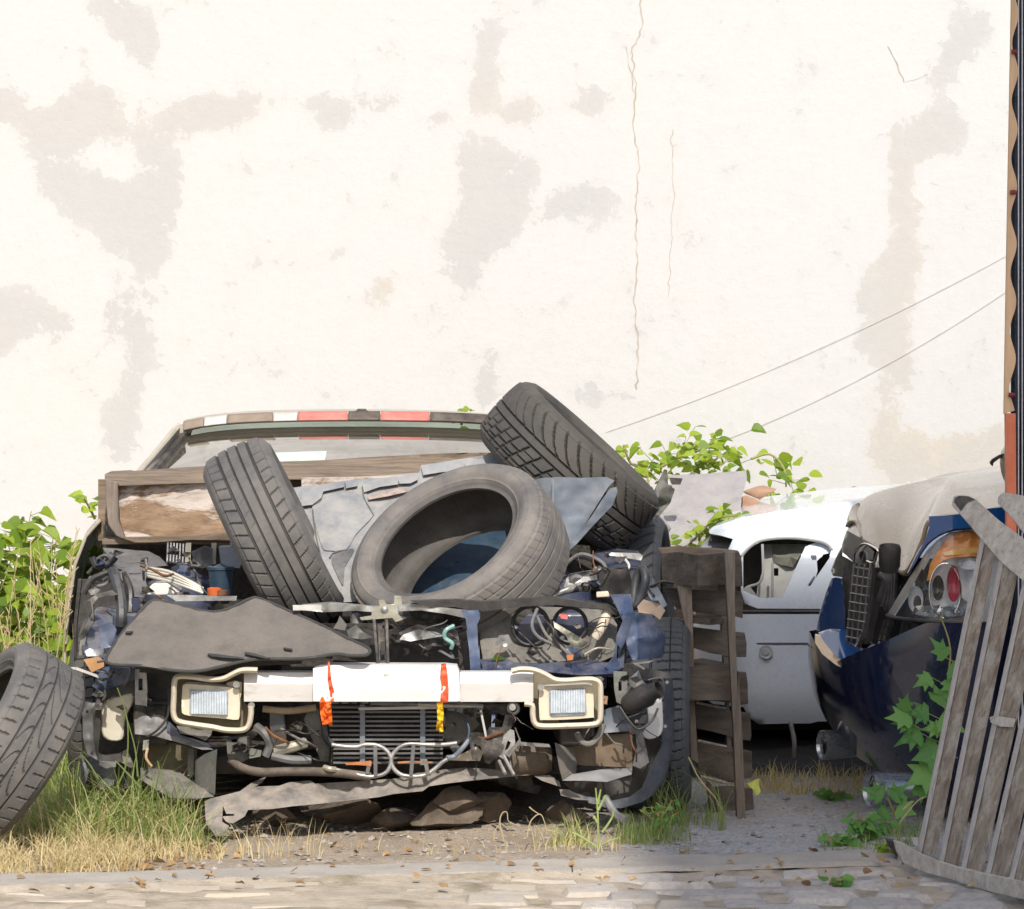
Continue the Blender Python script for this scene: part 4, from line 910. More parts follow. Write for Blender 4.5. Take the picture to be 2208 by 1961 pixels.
# left bottle and side brackets
P('washer_bottle', m_bottle, pts=Z(z1, 722,850, 780,850, 830,830, 940,800, 945,880, 900,960, 880,1060, 870,1140, 790,1150, 735,1120, 720,1040), Y=12.0, thick=.08, smooth=2, bevel=.008)
P('black_support', m_black, pts=Z(z1, 715,800, 945,715, 960,800, 780,840, 745,870, 720,930, 712,1080, 700,1230, 730,1255, 860,1240, 870,1300, 700,1290, 665,1100, 660,920), Y=11.99, thick=.02, crumple=.01)
P('side_mounting_strip', m_grey, pts=Z(z1, 585,870, 690,880, 660,930, 690,1020, 700,1240, 780,1260, 690,1285, 620,1240, 590,1120), Y=12.0, thick=.01, crumple=.02, holes=[Z(z1, 612,930, 630,930, 630,955, 612,955), Z(z1, 645,1225, 665,1225, 665,1250, 645,1250)], step=6)
P('blue_corner_panel', m_ltblue, pts=Z(z1, 655,760, 720,640, 760,620, 900,640, 950,650, 945,715, 720,800), Y=11.99, thick=.01, crumple=.02)
P('blue_corner_panel', m_wreckblue, pts=Z(z1, 830,630, 960,630, 950,720, 900,720, 870,660), Y=11.985, thick=.01)
P('slotted_bracket', m_steel, pts=Z(z1, 960,640, 1040,640, 1050,800, 1045,900, 960,890), holes=[Z(z1, 985,705, 1015,705, 1015,790, 985,790)], Y=11.98, thick=.01, step=6)
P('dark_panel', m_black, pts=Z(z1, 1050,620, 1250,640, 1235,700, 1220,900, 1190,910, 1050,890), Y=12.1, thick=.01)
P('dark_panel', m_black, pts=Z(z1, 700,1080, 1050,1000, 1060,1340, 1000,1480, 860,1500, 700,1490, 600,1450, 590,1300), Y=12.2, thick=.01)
P('lower_liner', m_grey, pts=Z(z1, 600,1260, 830,1270, 810,1460, 720,1490, 640,1340, 600,1480, 575,1480, 572,1250), Y=12.06, thick=.006, crumple=.03)
P('lower_liner', m_lining, pts=Z(z1, 840,1240, 900,1210, 960,1330, 930,1340, 860,1300), Y=12.05, thick=.006, crumple=.03)
P('small_clip', m_silver, pts=Z(z1, 1020,1145, 1060,1140, 1055,1210, 1015,1215), Y=11.96, thick=.008)
hose([z1(1200, 780)+(11.93,), z1(1195, 960)+(11.93,), z1(1130, 1060)+(11.93,), z1(1050, 1120)+(11.94,)], .0035, m_black, 'wiring')
hose([z1(1050, 1200)+(11.95,), z1(1040, 1270)+(11.94,), z1(1080, 1330)+(11.94,)], .004, M('tan_wire', (.5, .33, .18), .6), 'wiring')
q = MB(); q.bar(W(*z1(445, 632), 11.96), W(*z1(540, 632), 11.95), .006, .008); q.bar(W(*z1(540, 632), 11.95), W(*z1(700, 690), 11.97), .007, .008); q.build('bent_rod', m_whitedecal, wreck)
# left inner wing
P('inner_wing', m_wreckblue, pts=Z(z1, 690,200, 830,180, 860,300, 870,340, 760,590, 735,560, 600,545, 580,470, 600,350, 640,260), Y=ly(1300, 12.5, 1420, 12.1), thick=.01, crumple=.04, step=8)
P('inner_wing', m_ltblue, pts=Z(z1, 700,330, 790,300, 830,360, 790,480, 720,520), Y=12.12, thick=.008, crumple=.02)
P('arch_edge', m_lining, pts=Z(z1, 560,540, 575,380, 640,290, 620,150, 680,110, 790,80, 830,110, 700,130, 660,180, 670,300, 620,380, 590,540), Y=12.2, thick=.03, crumple=.03, step=8)
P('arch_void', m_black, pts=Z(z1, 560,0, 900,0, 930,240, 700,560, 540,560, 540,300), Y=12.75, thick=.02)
P('wing_hole', m_black, pts=Z(z1, 600,160, 640,150, 655,220, 620,280, 590,250), Y=12.18, thick=.005)
P('wing_edge', m_black, pts=Z(z1, 555,0, 580,0, 545,330, 545,560, 525,560, 522,330), Y=12.5, thick=.03)
P('rusty_corner', M('rust_light', (.50, .27, .12), .8, 0, .25), pts=Z(z1, 595,570, 700,550, 740,580, 740,620, 680,650, 650,660), Y=12.0, thick=.01)
P('torn_metal_edge', m_silver, pts=Z(z1, 600,510, 640,490, 680,500, 740,490, 735,530, 690,545, 620,545), Y=12.03, thick=.01, crumple=.04)
hose([z1(800, -60)+(12.3,), z1(835, 20)+(12.26,), z1(860, 150)+(12.22,), z1(865, 260)+(12.2,), z1(860, 330)+(12.2,)], .017, m_rubberh)
hose([z4(380, 1280)+(12.32,), z4(430, 1400)+(12.28,), z4(430, 1560)+(12.25,)], .012, m_black)
for k, pp in enumerate([((180, 1190), (260, 1150), (330, 1230), (380, 1250)), ((120, 1380), (200, 1320), (290, 1310), (330, 1340)), ((130, 1280), (220, 1200), (300, 1260), (240, 1330)), ((160, 1160), (200, 1230), (290, 1200), (330, 1160)), ((140, 1300), (190, 1360), (260, 1350), (300, 1290)), ((100, 1420), (150, 1330), (240, 1280), (340, 1250))]):
    hose([z4(*p)+(12.4-.02*k,) for p in pp], .009 if k % 2 else .006, (m_rubberh, m_grey, m_black)[k % 3], 'wiring_loom')
# left wing top: dusty shelf
P('inner_wing_top', m_grey, pts=Z(z4, 235,1095, 330,1100, 560,1120, 640,1160, 700,1220, 560,1235, 540,1330, 560,1400, 530,1450, 440,1440, 430,1350, 330,1230), Y=ly(1182, 12.95, 1290, 12.35), thick=.01, crumple=.03, step=8)
P('wing_shelf_slot', m_lining, pts=Z(z4, 420,1160, 500,1160, 510,1185, 430,1190), Y=12.6, thick=.01)
P('shelf_panel', m_wreckblue, pts=Z(z4, 440,1450, 500,1460, 500,1520, 440,1560), Y=12.25, thick=.01)
# things in the bay, left
P('airbox', m_white, pts=Z(z4, 545,1400, 590,1350, 700,1345, 790,1400, 780,1425, 640,1435, 545,1430), Y=12.33, thick=.10, bevel=.004)
q = MB()
for k in range(4): q.tube([W(*z4(555, 1240+k*18), 12.36), W(*z4(700, 1262+k*22), 12.33), W(*z4(850, 1330+k*16), 12.3), W(*z4(950, 1385+k*10), 12.3)], .0048, 8, 4)
q.build('aluminium_strut', M('bright_strut', (.66, .63, .55), .4, .3, .15, 9, .05, dust=.3), wreck)
P('front_bar', m_silver, pts=Z(z4, 690,1430, 1190,1440, 1185,1470, 760,1475), Y=12.2, thick=.02, crumple=.006)
q = MB(); q.lathe([(0, 0), (.030, 0), (.036, .07), (.040, .072), (.040, .080), (.02, .082), (0, .09)], Matrix.Translation(W(*z4(1075, 1425), 12.38)), 24); q.build('coolant_reservoir', m_teal, wreck)
q = MB(); q.lathe([(0, 0), (.020, 0), (.021, .018), (.012, .022), (0, .022)], Matrix.Translation(W(*z4(1030, 1430), 12.28)), 20); q.build('filler_cap', m_orange, wreck)
q = MB(); q.lathe([(0, 0), (.020, 0), (.021, .012), (.012, .014), (0, .014)], Matrix.Translation(W(*z4(1078, 1428), 12.28)), 20); q.build('filler_cap', m_rust, wreck)
q = MB()
for k in range(7): q.bar(W(*z4(700+k*22, 1060+k*2), 12.8), W(*z4(695+k*22, 1200), 12.75), .0045, .006)
q.build('vent_grille', m_silver, wreck)
for a in (830, 1010, 1140): P('bay_bracket', m_galv, pts=Z(z4, a,1060, a+35,1060, a+30,1210, a-5,1215), Y=12.75, thick=.01)
P('heat_shield', m_silver, pts=Z(z4, 870,1120, 960,1080, 1020,1100, 1010,1230, 940,1240, 880,1200), Y=12.72, thick=.006, crumple=.04)
P('bay_box', m_panelblue, pts=Z(z4, 1060,1090, 1150,1085, 1230,1180, 1210,1240, 1080,1230), Y=12.7, thick=.1, bevel=.005)
P('blue_lid', m_ltblue, pts=Z(z4, 720,1240, 800,1200, 850,1240, 830,1265, 740,1260), Y=12.4, thick=.05)
# bay, right
for k in range(9):
    q = MB(); q.lathe([(.008, -.06), (.0095, -.055), (.0095, .055), (.008, .06)], Matrix.Translation(W(*z5(1440+k*24, 1215-k*4), 12.35)) @ Matrix.Rotation(R(70+k*3), 4, 'Y') @ Matrix.Rotation(.3*k, 4, 'X'), 12)
    q.build('injector_rail', (m_silver, m_steel, m_black)[k % 3], wreck)
P('bay_cover', m_silver, pts=Z(z5, 1420,1190, 1480,1120, 1600,1100, 1650,1120, 1640,1180, 1520,1215, 1400,1230), Y=12.42, thick=.03, crumple=.04)
hose([z5(1445, 1060)+(12.4,), z5(1500, 1030)+(12.38,), z5(1600, 1050)+(12.37,), z5(1640, 1150)+(12.37,), z5(1640, 1180)+(12.38,)], .004, m_black, 'wiring')
hose([z5(1440, 1080)+(12.38,), z5(1540, 1010)+(12.36,), z5(1660, 1060)+(12.35,), z5(1685, 1150)+(12.35,), z5(1670, 1210)+(12.35,)], .0055, m_grey, 'wiring')
P('wing_top_right', m_wreckblue, pts=Z(z5, 1600,1000, 1740,980, 1850,990, 1880,1020, 1860,1100, 1820,1160, 1790,1190, 1700,1190, 1680,1100), Y=ly(1180, 12.85, 1270, 12.3), thick=.01, crumple=.03, step=8)
P('wing_top_edge', m_steel, pts=Z(z5, 1670,1000, 1860,1005, 1882,1022, 1870,1045, 1690,1015), Y=12.5, thick=.01, crumple=.02)
q = MB(); q.tube([W(*z5(1760, 1015), 12.4), W(*z5(1800, 1060), 12.39), W(*z5(1800, 1090), 12.38), W(*z5(1760, 1105), 12.38), W(*z5(1720, 1110), 12.38)], .004, 6, 4); q.build('wiring', m_whitedecal, wreck)
P('wing_box_right', m_black, pts=Z(z5, 1640,1100, 1800,1080, 1830,1200, 1790,1270, 1700,1260, 1640,1200), Y=12.3, thick=.05, crumple=.02)
q = MB(); q.tube([W(*z5(1880, 1095), 12.22), W(*z5(1895, 1150), 12.2), W(*z5(1870, 1240), 12.2), W(*z5(1835, 1300), 12.2), W(*z5(1832, 1220), 12.22), W(*z5(1850, 1130), 12.23)], .013, 10, 5, True); q.build('rubber_boot', m_rubberh, wreck)
P('boot_centre', m_grey, pts=Z(z5, 1845,1130, 1880,1100, 1890,1160, 1865,1230, 1838,1280, 1832,1220), Y=12.23, thick=.03)
P('headlamp_pivot', m_creamplastic, pts=Z(z5, 1625,1220, 1690,1215, 1700,1245, 1625,1250), Y=12.05, thick=.03, bevel=.003)
P('sunlit_wing_corner', M('sunlit_wing_tan', (.44, .34, .26), .8, 0, .15), pts=Z(z5, 1885,1260, 1980,1290, 2005,1320, 1975,1370, 1930,1340, 1860,1340, 1850,1300), Y=12.12, thick=.01, crumple=.03)  # sun patch on the wing put into a tan panel
P('wing_outer', m_ltblue, pts=Z(z5, 1838,1330, 1930,1340, 1960,1400, 2010,1450, 2000,1533)+Z(z3, 1700,160, 1690,200, 1500,215, 1470,150, 1460,100), Y=lx(1390, 12.08, 1440, 12.2), thick=.01, crumple=.03, step=8)
P('wing_outer', m_panelblue, pts=Z(z5, 1900,1120, 1930,1130, 1990,1240, 2015,1290, 1990,1310, 1920,1280, 1905,1200), Y=12.25, thick=.01, crumple=.03)
P('wing_lower_box', m_black, pts=Z(z3, 1340,260, 1470,240, 1600,270, 1740,300, 1760,330, 1500,330, 1340,320), Y=12.05, thick=.03, crumple=.02)
P('slotted_bracket', m_lining, pts=Z(z3, 1380,285, 1465,290, 1470,470, 1440,500, 1400,480, 1385,400), holes=[Z(z3, 1412,350, 1432,350, 1432,410, 1412,410)], Y=11.97, thick=.01, step=5, crumple=.008)
P('rusty_patch', M('rust_tan', (.34, .21, .12), .9), pts=Z(z3, 1310,440, 1345,445, 1340,495, 1312,490), Y=12.0, thick=.01)
P('crumpled_corner', m_silver, pts=Z(z3, 1480,330, 1540,280, 1560,340, 1590,370, 1520,400, 1480,370), Y=11.98, thick=.006, crumple=.05)
P('crumpled_corner', m_silver, pts=Z(z3, 1500,235, 1640,215, 1600,235, 1540,240, 1580,270, 1570,275), Y=11.99, thick=.004)
P('lower_wing_panel', m_panelblue, pts=Z(z3, 1320,530, 1420,500, 1460,560, 1510,660, 1320,675), Y=12.04, thick=.01, crumple=.03)
# washer bottle right, horn
P('washer_bottle', m_bottle2, pts=Z(z3, 1640,380, 1680,420, 1692,560, 1690,660, 1660,700, 1600,715, 1560,680, 1600,600, 1590,480), Y=12.06, thick=.09, smooth=2, bevel=.008)
q = MB(); mt = Matrix.Translation(W(*z3(1560, 450), 11.95)) @ Matrix.Rotation(R(60), 4, 'Y') @ Matrix.Rotation(R(25), 4, 'X')
q.lathe([(0, -.055), (.025, -.055), (.033, -.03), (.034, .02), (.024, .035), (.024, .06), (.020, .06), (.018, .045), (0, .045)], mt, 28); q.build('horn', m_black, wreck)
hose([z3(1420, 510)+(11.93,), z3(1480, 600)+(11.92,), z3(1540, 650)+(11.92,), z3(1620, 600)+(11.93,), z3(1660, 520)+(11.95,)], .0035, m_black, 'wiring')
hose([z3(1600, 340)+(11.94,), z3(1680, 330)+(11.93,), z3(1700, 400)+(11.94,), z3(1670, 460)+(11.95,)], .0025, m_grey, 'wiring')
q = MB(); q.tube([W(*z3(1150, 680), 11.93), W(*z3(1190, 735), 11.91), W(*z3(1240, 740), 11.91), W(*z3(1290, 690), 11.92), W(*z3(1315, 620), 11.93)], .009, 8, 5); q.build('dangling_pipe', m_lining, wreck)
# side bracket strips and arch liner on the right
P('arch_liner', M('dark_arch_liner', (.075, .085, .10), .5, 0, .25, 7, .1, dust=.3, dustcol=(.24, .24, .25)), pts=Z(z3, 1700,320, 1750,310, 1765,500, 1760,700, 1740,850, 1700,970, 1640,1060, 1560,1110, 1430,1148, 1330,1145, 1200,1090, 1100,1040, 1220,1080, 1350,1105, 1480,1080, 1560,1020, 1610,900, 1680,760, 1700,560), Y=lx(1380, 11.98, 1450, 12.16), thick=.008, step=8, crumple=.015)
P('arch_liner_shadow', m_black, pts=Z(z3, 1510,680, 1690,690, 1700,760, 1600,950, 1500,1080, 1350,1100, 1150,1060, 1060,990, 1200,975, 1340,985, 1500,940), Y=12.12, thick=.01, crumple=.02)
P('lower_arm', m_grey, pts=Z(z3, 1540,620, 1570,700, 1590,780, 1605,860, 1550,900, 1500,880, 1530,760, 1520,690), Y=12.0, thick=.02, crumple=.02)
for p in ((1718, 355), (1706, 632), (1525, 602)):
    q = MB(); q.lathe([(0, -.004), (.004, -.004), (.005, 0), (0, 0)], Matrix.Translation(W(*z3(*p), 11.98)) @ Matrix.Rotation(R(90), 4, 'X'), 10); q.build('bolt_head', m_chrome, wreck)
q = MB(); q.tube([W(*z3(1330, 1080), 11.95), W(*z3(1390, 1180), 11.9), W(*z3(1460, 1225), 11.86)], .011, 8, 4); q.build('drop_link', m_silver, wreck)
# wheels
def wheel(c, ax, pat, mt, parent):
    q = MB(); mm = Matrix.Translation(Vector(c)) @ Vector(ax).normalized().to_track_quat('Z', 'Y').to_matrix().to_4x4()
    q.lathe([(.0, .03), (.06, .035), (.16, .02), (.192, .055), (.2, .075), (.198, .085), (.188, .06), (.18, -.07), (.2, -.085), (0, -.02)], mm, 40)
    r_ = q.build('wheel', m_steel, parent)
    tyre('tyre', c, ax, .287, .197, .20, pat, mt, parent=r_)
wheel((.425, 12.60, .287), (.995, -.06, 0), pat_lat, t_blue, wreck)
wheel((-1.19, 12.72, .287), (-1, .05, 0), pat_lines, t_black, wreck)
wheel((cx_(15.4)-.78, 15.35, .287), (-1, -.05, 0), pat_lines, t_black, wreck)
wheel((cx_(15.4)+.78, 15.35, .287), (1, .05, 0), pat_lines, t_black, wreck)

# ------------------------------------------------------------------ things thrown on the wreck
mats = MB(); mpts = [(230,1429), (255,1378), (292,1332), (320,1301), (344,1296), (408,1311), (459,1320), (498,1311), (538,1292), (562,1292), (635,1323), (700,1352), (750,1377), (785,1393), (798,1404), (788,1413), (755,1414), (723,1411), (652,1421), (549,1422), (476,1438), (423,1448), (373,1446), (303,1436)]
mroot = empty('floor_mat', W(500, 1440, 12), 'dark grey felt mat with a wavy cut edge draped over the front of the wreck', 'mat')
def matY(x, y):
    t = (y-1292)/150; base = 12.10-.30*t
    base += .03*math.sin((x-300)/120.)*t
    if x < 330: base += .05*(330-x)/100
    d = (y-1405)/8.
    base += .022*math.exp(-((y-(1402-(x-400)*.02))/9.)**2)*math.exp(-((x-520)/110.)**2)
    return base
mats.panel(mpts, matY, thick=.008, smooth=4, step=8, crumple=.009); mats.build('mat_surface', m_mat, mroot)
e = MB(); e.tube([W(p[0], p[1], matY(p[0], p[1])+.002) for p in mpts], .0048, 8, 4, True); e.build('mat_binding', m_matedge, mroot)
e = MB(); e.panel([(303,1437), (373,1447), (423,1449), (476,1439), (549,1423), (652,1422), (650,1432), (560,1436), (500,1448), (450,1458), (380,1458), (300,1450)], 11.93, thick=.01, step=8); e.build('mat_underside', m_matedge, mroot)

for cr_ in (Z(z2, 500,204, 560,208, 660,222, 770,236, 690,238, 600,232, 530,222), Z(z2, 775,192, 840,204, 960,238, 930,240, 850,222, 780,206), Z(z1, 890,372, 945,366, 930,380, 900,380), Z(z2, 1060,160, 1120,170, 1125,176, 1075,172)):
    q = MB(); q.panel(cr_, lambda x, y: matY(x, y)-.022, .016, step=6); q.build('mat_crease', m_matedge, mroot)  # crease shade laid on as dark slivers
# wooden trough across the screen base
tr = empty('wooden_trough', W(560, 1170, 13.0), 'weathered brown wooden trough with a peeling front board lying across the windscreen base', 'wooden trough')
def PT(name, m, pts, Y, thick, **k): q = MB(); q.panel(pts, Y, thick, step=k.pop('step', 14), crumple=k.pop('crumple', .006), cf=.03); return q.build(name, m, tr, bevel=.003, **k)
PT('front_board', m_woodpeel, Z(z4, 345,640, 1000,630, 1150,1020, 620,1050, 400,1040, 360,900), 12.98, .03, step=8, crumple=.006)
PT('front_board', m_woodpeel, Z(z5, 0,590, 300,585, 640,570, 640,640, 0,660), 12.98, .03)
PT('top_rim', m_woodh, Z(z4, 250,610, 250,570, 290,552, 430,545, 445,550, 960,515, 1500,487)+Z(z5, 200,490, 330,480, 800,455, 1060,452, 1060,500, 640,560, 300,590, 0,598)+Z(z4, 1480,608, 950,632, 350,652, 345,625), ly(1000, 13.16, 1045, 12.94), .05, step=9, crumple=.012)
PT('end_board', m_palletv, Z(z4, 256,615, 345,625, 345,655, 350,900, 400,1035, 330,1010, 275,930, 258,780), 12.955, .05)
PT('bottom_rail', m_woodh, Z(z4, 400,1020, 640,1015, 900,1000, 1140,985, 1150,1045, 860,1040, 620,1058, 460,1058, 340,1015), 12.95, .05, step=9)
q = MB(); q.box(W(560, 1100, 13.2), (1.0, .02, .19)); q.build('back_board', m_woodh, tr)
q = MB(); q.box(W(560, 1166, 13.06), (.95, .16, .015)); q.build('bottom_board', m_woodh, tr)

# grey wheel arch liner lying across the bay
gl = empty('grey_liner_panel', W(820, 1300, 12.5), 'pale grey moulded plastic liner lying across the engine bay under the tyres', 'plastic panel')
def gY(x, y): return 12.95-.5*min(1, max(0, (y-990)/310))
def PG(name, m, pts, off=0., thick=.005, root=gl, **k):
    q = MB(); q.panel(pts, lambda x, y: gY(x, y)-off, thick, step=k.pop('step', 10), crumple=k.pop('crumple', .006), cf=.015, **k); return q.build(name, m, root)
PG('liner_sheet', m_ltgrey, Z(z4, 1490,680, 1640,660)+Z(z5, 100,630, 240,605, 300,600, 420,590, 560,580, 650,560, 660,520, 760,505, 850,490, 1040,460, 1100,470, 1240,600, 1250,640, 1200,800, 1100,1000, 1000,1200, 700,1260, 220,1275, 180,1180, 120,1060, 60,900)+Z(z4, 1560,760), holes=[Z(z5, 420,1040, 540,850, 760,730, 960,670, 1140,700, 1170,860, 1100,980, 960,1120, 760,1225, 560,1240, 440,1200)])
# raised mouldings
for pts in (Z(z5, 0,650, 110,640, 235,612, 235,640, 120,665, 110,700, 60,738, 0,745), Z(z5, 240,606, 303,600, 308,635, 245,648), Z(z5, 335,628, 420,595, 530,590, 535,625, 430,640, 345,670), Z(z5, 528,592, 640,575, 640,600, 600,620, 540,622),
            Z(z5, 660,530, 760,510, 860,490, 900,515, 890,545, 760,560, 670,575)):
    PG('raised_moulding', m_ltgrey, pts, .022, .020, step=7, crumple=0)
PG('raised_moulding', m_ltgrey, Z(z5, 60,760, 90,710, 330,650, 370,740, 400,790, 300,900, 250,980, 150,990, 110,960), .008, .006, crumple=.0, smooth=3)
PG('raised_moulding', m_grey, Z(z5, 165,1030, 250,985, 290,990, 240,1080, 230,1180, 200,1130), .008, .008, crumple=.0, smooth=3)
for pp in (Z(z5, 62,765, 80,900, 120,1060, 190,1200), Z(z5, 335,640, 345,700, 395,790), Z(z5, 155,1030, 180,1000, 250,985), Z(z5, 0,745, 60,738, 108,712, 112,668, 235,640)):
    q = MB(); q.tube([W(x, y, gY(x, y)-.010) for x, y in pp], .0022, 6, 4); q.build('panel_groove', m_grey, gl)
q = MB(); q.panel(Z(z5, 365,690, 480,660, 570,645, 590,665, 480,690, 370,710), lambda x, y: gY(x, y)-.02, .004, step=8, crumple=.02); tag(q.build('rag', M('dirty_rag', (.42, .33, .29), .95, 0, .3, 30, .5)), 'small dirty pinkish rag lying on the grey liner above the big tyre', 'rag')
q = MB(); q.panel(Z(z5, 380,1040, 500,840, 760,700, 960,640, 1180,700, 1190,960, 1110,1100, 960,1190, 700,1230, 440,1220), lambda x, y: 13.02-.30*(y-1080)/200, .006, step=12, crumple=.02); 
tag(q.build('blue_plastic_sheet', m_teal), 'shaded blue plastic sheet seen through the opening of the big brown tyre', 'plastic sheet')
# pointed blue-grey panel
pp_ = empty('pointed_wing_panel', W(1200, 1180, 12.5), 'blue-grey pointed plastic panel with a folded edge between the big tyre and the dark tyre', 'plastic panel')
q = MB(); q.panel(Z(z5, 1240,610, 1330,590, 1420,585, 1540,590, 1680,585, 1725,605, 1690,640, 1640,720, 1560,850, 1440,1010, 1400,960, 1380,850, 1320,720), lambda x, y: 12.64+(x-1140)*.0002, .006, step=8, crumple=.008); q.build('panel_sheet', m_panelblue, pp_)
q = MB(); q.panel(Z(z5, 1700,650, 1735,640, 1742,665, 1715,740, 1600,860, 1520,950, 1450,1015, 1445,1000, 1540,880, 1600,800, 1650,720), lambda x, y: 12.60+(x-1140)*.0002, .02, step=7, crumple=.01); q.build('folded_edge', m_panelblue, pp_)
q = MB(); q.tube([W(*z5(1385, 600), 12.63), W(*z5(1385, 760), 12.63), W(*z5(1400, 900), 12.63)], .004, 6, 4); q.build('crease', m_ltgrey, pp_)
# ribbons
for k, (f, A, B, lab) in enumerate(((z2, [(1388,262), (1400,262), (1405,330), (1412,400), (1432,480), (1430,550), (1410,560), (1400,480), (1385,380)], [(1335,530), (1350,520), (1370,560), (1385,520), (1400,545), (1410,560), (1418,690), (1420,735), (1400,738), (1385,720), (1345,728), (1330,640), (1326,570)], 'orange ribbon tied round the left end of the white beam'),
                                     (z3, [(295,240), (325,235), (335,300), (342,400), (340,480), (315,482), (290,478), (298,380), (290,300)], [(268,485), (305,480), (312,560), (305,620), (312,665), (285,672), (278,655), (262,660), (272,580)], 'red and yellow ribbon tied round the right end of the white beam'))):
    r_ = empty('ribbon', W(*f(*B[0]), 11.85), lab, 'ribbon', 'ribbons tied to the bumper beam')
    ma = M('ribbon_red', (.75, .10, .03), .6, 0, .3, 30, .1); mb2 = M('ribbon_tail', (.80, .16, .02) if k == 0 else (.85, .50, .02), .6, 0, .3, 30, .1)
    q = MB(); q.panel([f(*p) for p in A], 11.856, .003, step=4, crumple=.008, cf=.08); q.build('ribbon_band', ma, r_)
    q = MB(); q.panel([f(*p) for p in B], 11.852, .003, step=4, crumple=.03, cf=.08); q.build('ribbon_tail', mb2, r_)

# ------------------------------------------------------------------ rocks and rubble under the front
def rock(name, c, s_, m, lab, seed, grp=None, cat='rock'):
    random.seed(seed); import bmesh
    bm = bmesh.new(); bmesh.ops.create_icosphere(bm, subdivisions=3, radius=1)
    pl = [(Vector((random.uniform(-1, 1), random.uniform(-1, 1), random.uniform(-1, 1))).normalized(), random.uniform(.35, .7)) for _ in range(11)]
    for v in bm.verts:
        p = v.co.copy()
        for n_, d in pl:
            k = p.dot(n_)
            if k > d: p -= n_*(k-d)
        p *= 1+.06*noise.noise(p*4+Vector((seed, 0, 0)))
        v.co = Vector((p.x*s_[0], p.y*s_[1], p.z*s_[2]))
    me = bpy.data.meshes.new(name); bm.to_mesh(me); bm.free(); me.materials.append(m)
    me.polygons.foreach_set('use_smooth', [True]*len(me.polygons)); me.set_sharp_from_angle(angle=R(25))
    o = bpy.data.objects.new(name, me); col.objects.link(o); o.location = c
    return tag(o, lab, cat, grp)
rl = ['broad brown rock under the middle of the torn undertray', 'rounded brown rock right of centre under the wreck', 'angular brown slab leaning under the wreck right of centre', 'low brown rock under the left part of the undertray', 'small brown rock deep under the wreck on the right', 'wide dark rock under the right splash shield', 'low dark rock lying in the shadow beneath the middle']
for i, (x, y, Y, a, b_, c) in enumerate([(735, 1752, 12.12, .16, .10, .055), (960, 1758, 12.08, .115, .1, .075), (985, 1720, 12.06, .09, .06, .05), (600, 1762, 12.1, .09, .08, .05), (1060, 1735, 12.15, .06, .06, .06), (1215, 1752, 12.2, .085, .08, .05), (860, 1775, 12.15, .10, .08, .045)]):
    p = W(x, y, Y); p.z = max(p.z, c*.6); rock('rock', p, (a, b_, c), m_stone, rl[i], 20+i, 'brown rocks under the wreck')
random.seed(11)
# ragged dirt edge with pebbles at the front of the wreck : uncountable
q = MB()
for i in range(1500):
    X = random.uniform(-1.6, 1.5); Y = kerbY(X)+random.uniform(.0, 1.9)**1.3*.6+.03; s_ = random.uniform(.002, .011)*(1.5 if random.random() < .06 else 1)
    V = []; 
    for a in range(6): V.append((X+s_*math.cos(a*1.047+i)*random.uniform(.7, 1.3), Y+s_*math.sin(a*1.047+i)*random.uniform(.7, 1.3), max(0, gz(X, Y))-.002+s_*random.uniform(0, .4)))
    V.append((X, Y, max(0, gz(X, Y))+s_*random.uniform(.4, .8)))
    q.add(V, [(a, (a+1) % 6, 6) for a in range(6)], random.random())
tag(q.build('gravel', M('pebbles', (.33, .29, .25), .95, 0, .5, 30, .3)), kind='stuff')

# ------------------------------------------------------------------ pallet
pal = empty('wooden_pallet', W(1520, 1767, 12.5), 'dark weathered wooden pallet standing upright between the wreck and the white car', 'pallet')
def plank(name, m, pts, Y, thick, parent=pal, bev=.002, cr=.004, step=14): q = MB(); q.panel(pts, Y, thick, step=step, crumple=cr, cf=.03); return q.build(name, m, parent, bevel=bev)
plank('top_board', m_pallet, Z(z6, 380,890, 500,880, 620,902, 620,1098, 560,1098, 385,1075), lx(1420, 12.62, 1505, 12.5), .02)
plank('top_board', m_pallet, Z(z6, 620,902, 800,885, 890,882, 905,940, 912,1100, 860,1105, 800,1092, 620,1098), lx(1505, 12.5, 1600, 12.58), .10)
plank('top_board', m_woodh, Z(z6, 365,862, 500,850, 800,868, 890,880, 800,892, 620,903, 500,880, 385,890), 12.66, .1)
for k, pts in enumerate([Z(z6, 385,1110, 600,1125, 900,1138, 915,1200, 912,1312, 860,1300, 600,1270, 480,1250), Z(z6, 580,1370, 760,1392, 925,1408, 938,1480, 935,1565, 860,1565, 700,1540, 590,1505),
                        Z(z6, 545,1630, 700,1655, 935,1665, 945,1740)+Z(z7, 780,440, 782,500, 740,505, 560,480, 400,480, 395,270), Z(z7, 440,490, 640,545, 795,560, 803,700, 795,735, 740,730, 600,690, 450,655),
                        Z(z7, 455,735, 640,775, 805,805, 808,970, 740,980, 660,1000, 540,960, 460,920), Z(z7, 530,1035, 690,1030, 810,1045, 820,1190, 808,1240, 740,1240, 560,1230, 530,1190)]):
    plank('cross_board', m_pallet, pts, lx(1480, 12.64, 1620, 12.6), .022)
    ys_ = [p[1] for p in pts]
plank('block', m_pallet, Z(z7, 400,275, 480,262, 700,262, 700,480, 560,478, 400,480), 12.5, .12)
plank('upright_post', m_palletv, Z(z6, 795,882, 862,882, 862,1300, 880,1815)+Z(z7, 720,300, 745,700, 765,1238, 712,1238, 690,700, 655,0), lx(1560, 12.44, 1610, 12.40), .09)
plank('upright_post', m_palletv, Z(z6, 482,1095, 578,1098, 585,1300, 592,1610)+Z(z7, 430,0, 440,500, 462,880, 415,850, 405,500, 380,0), 12.56, .03)
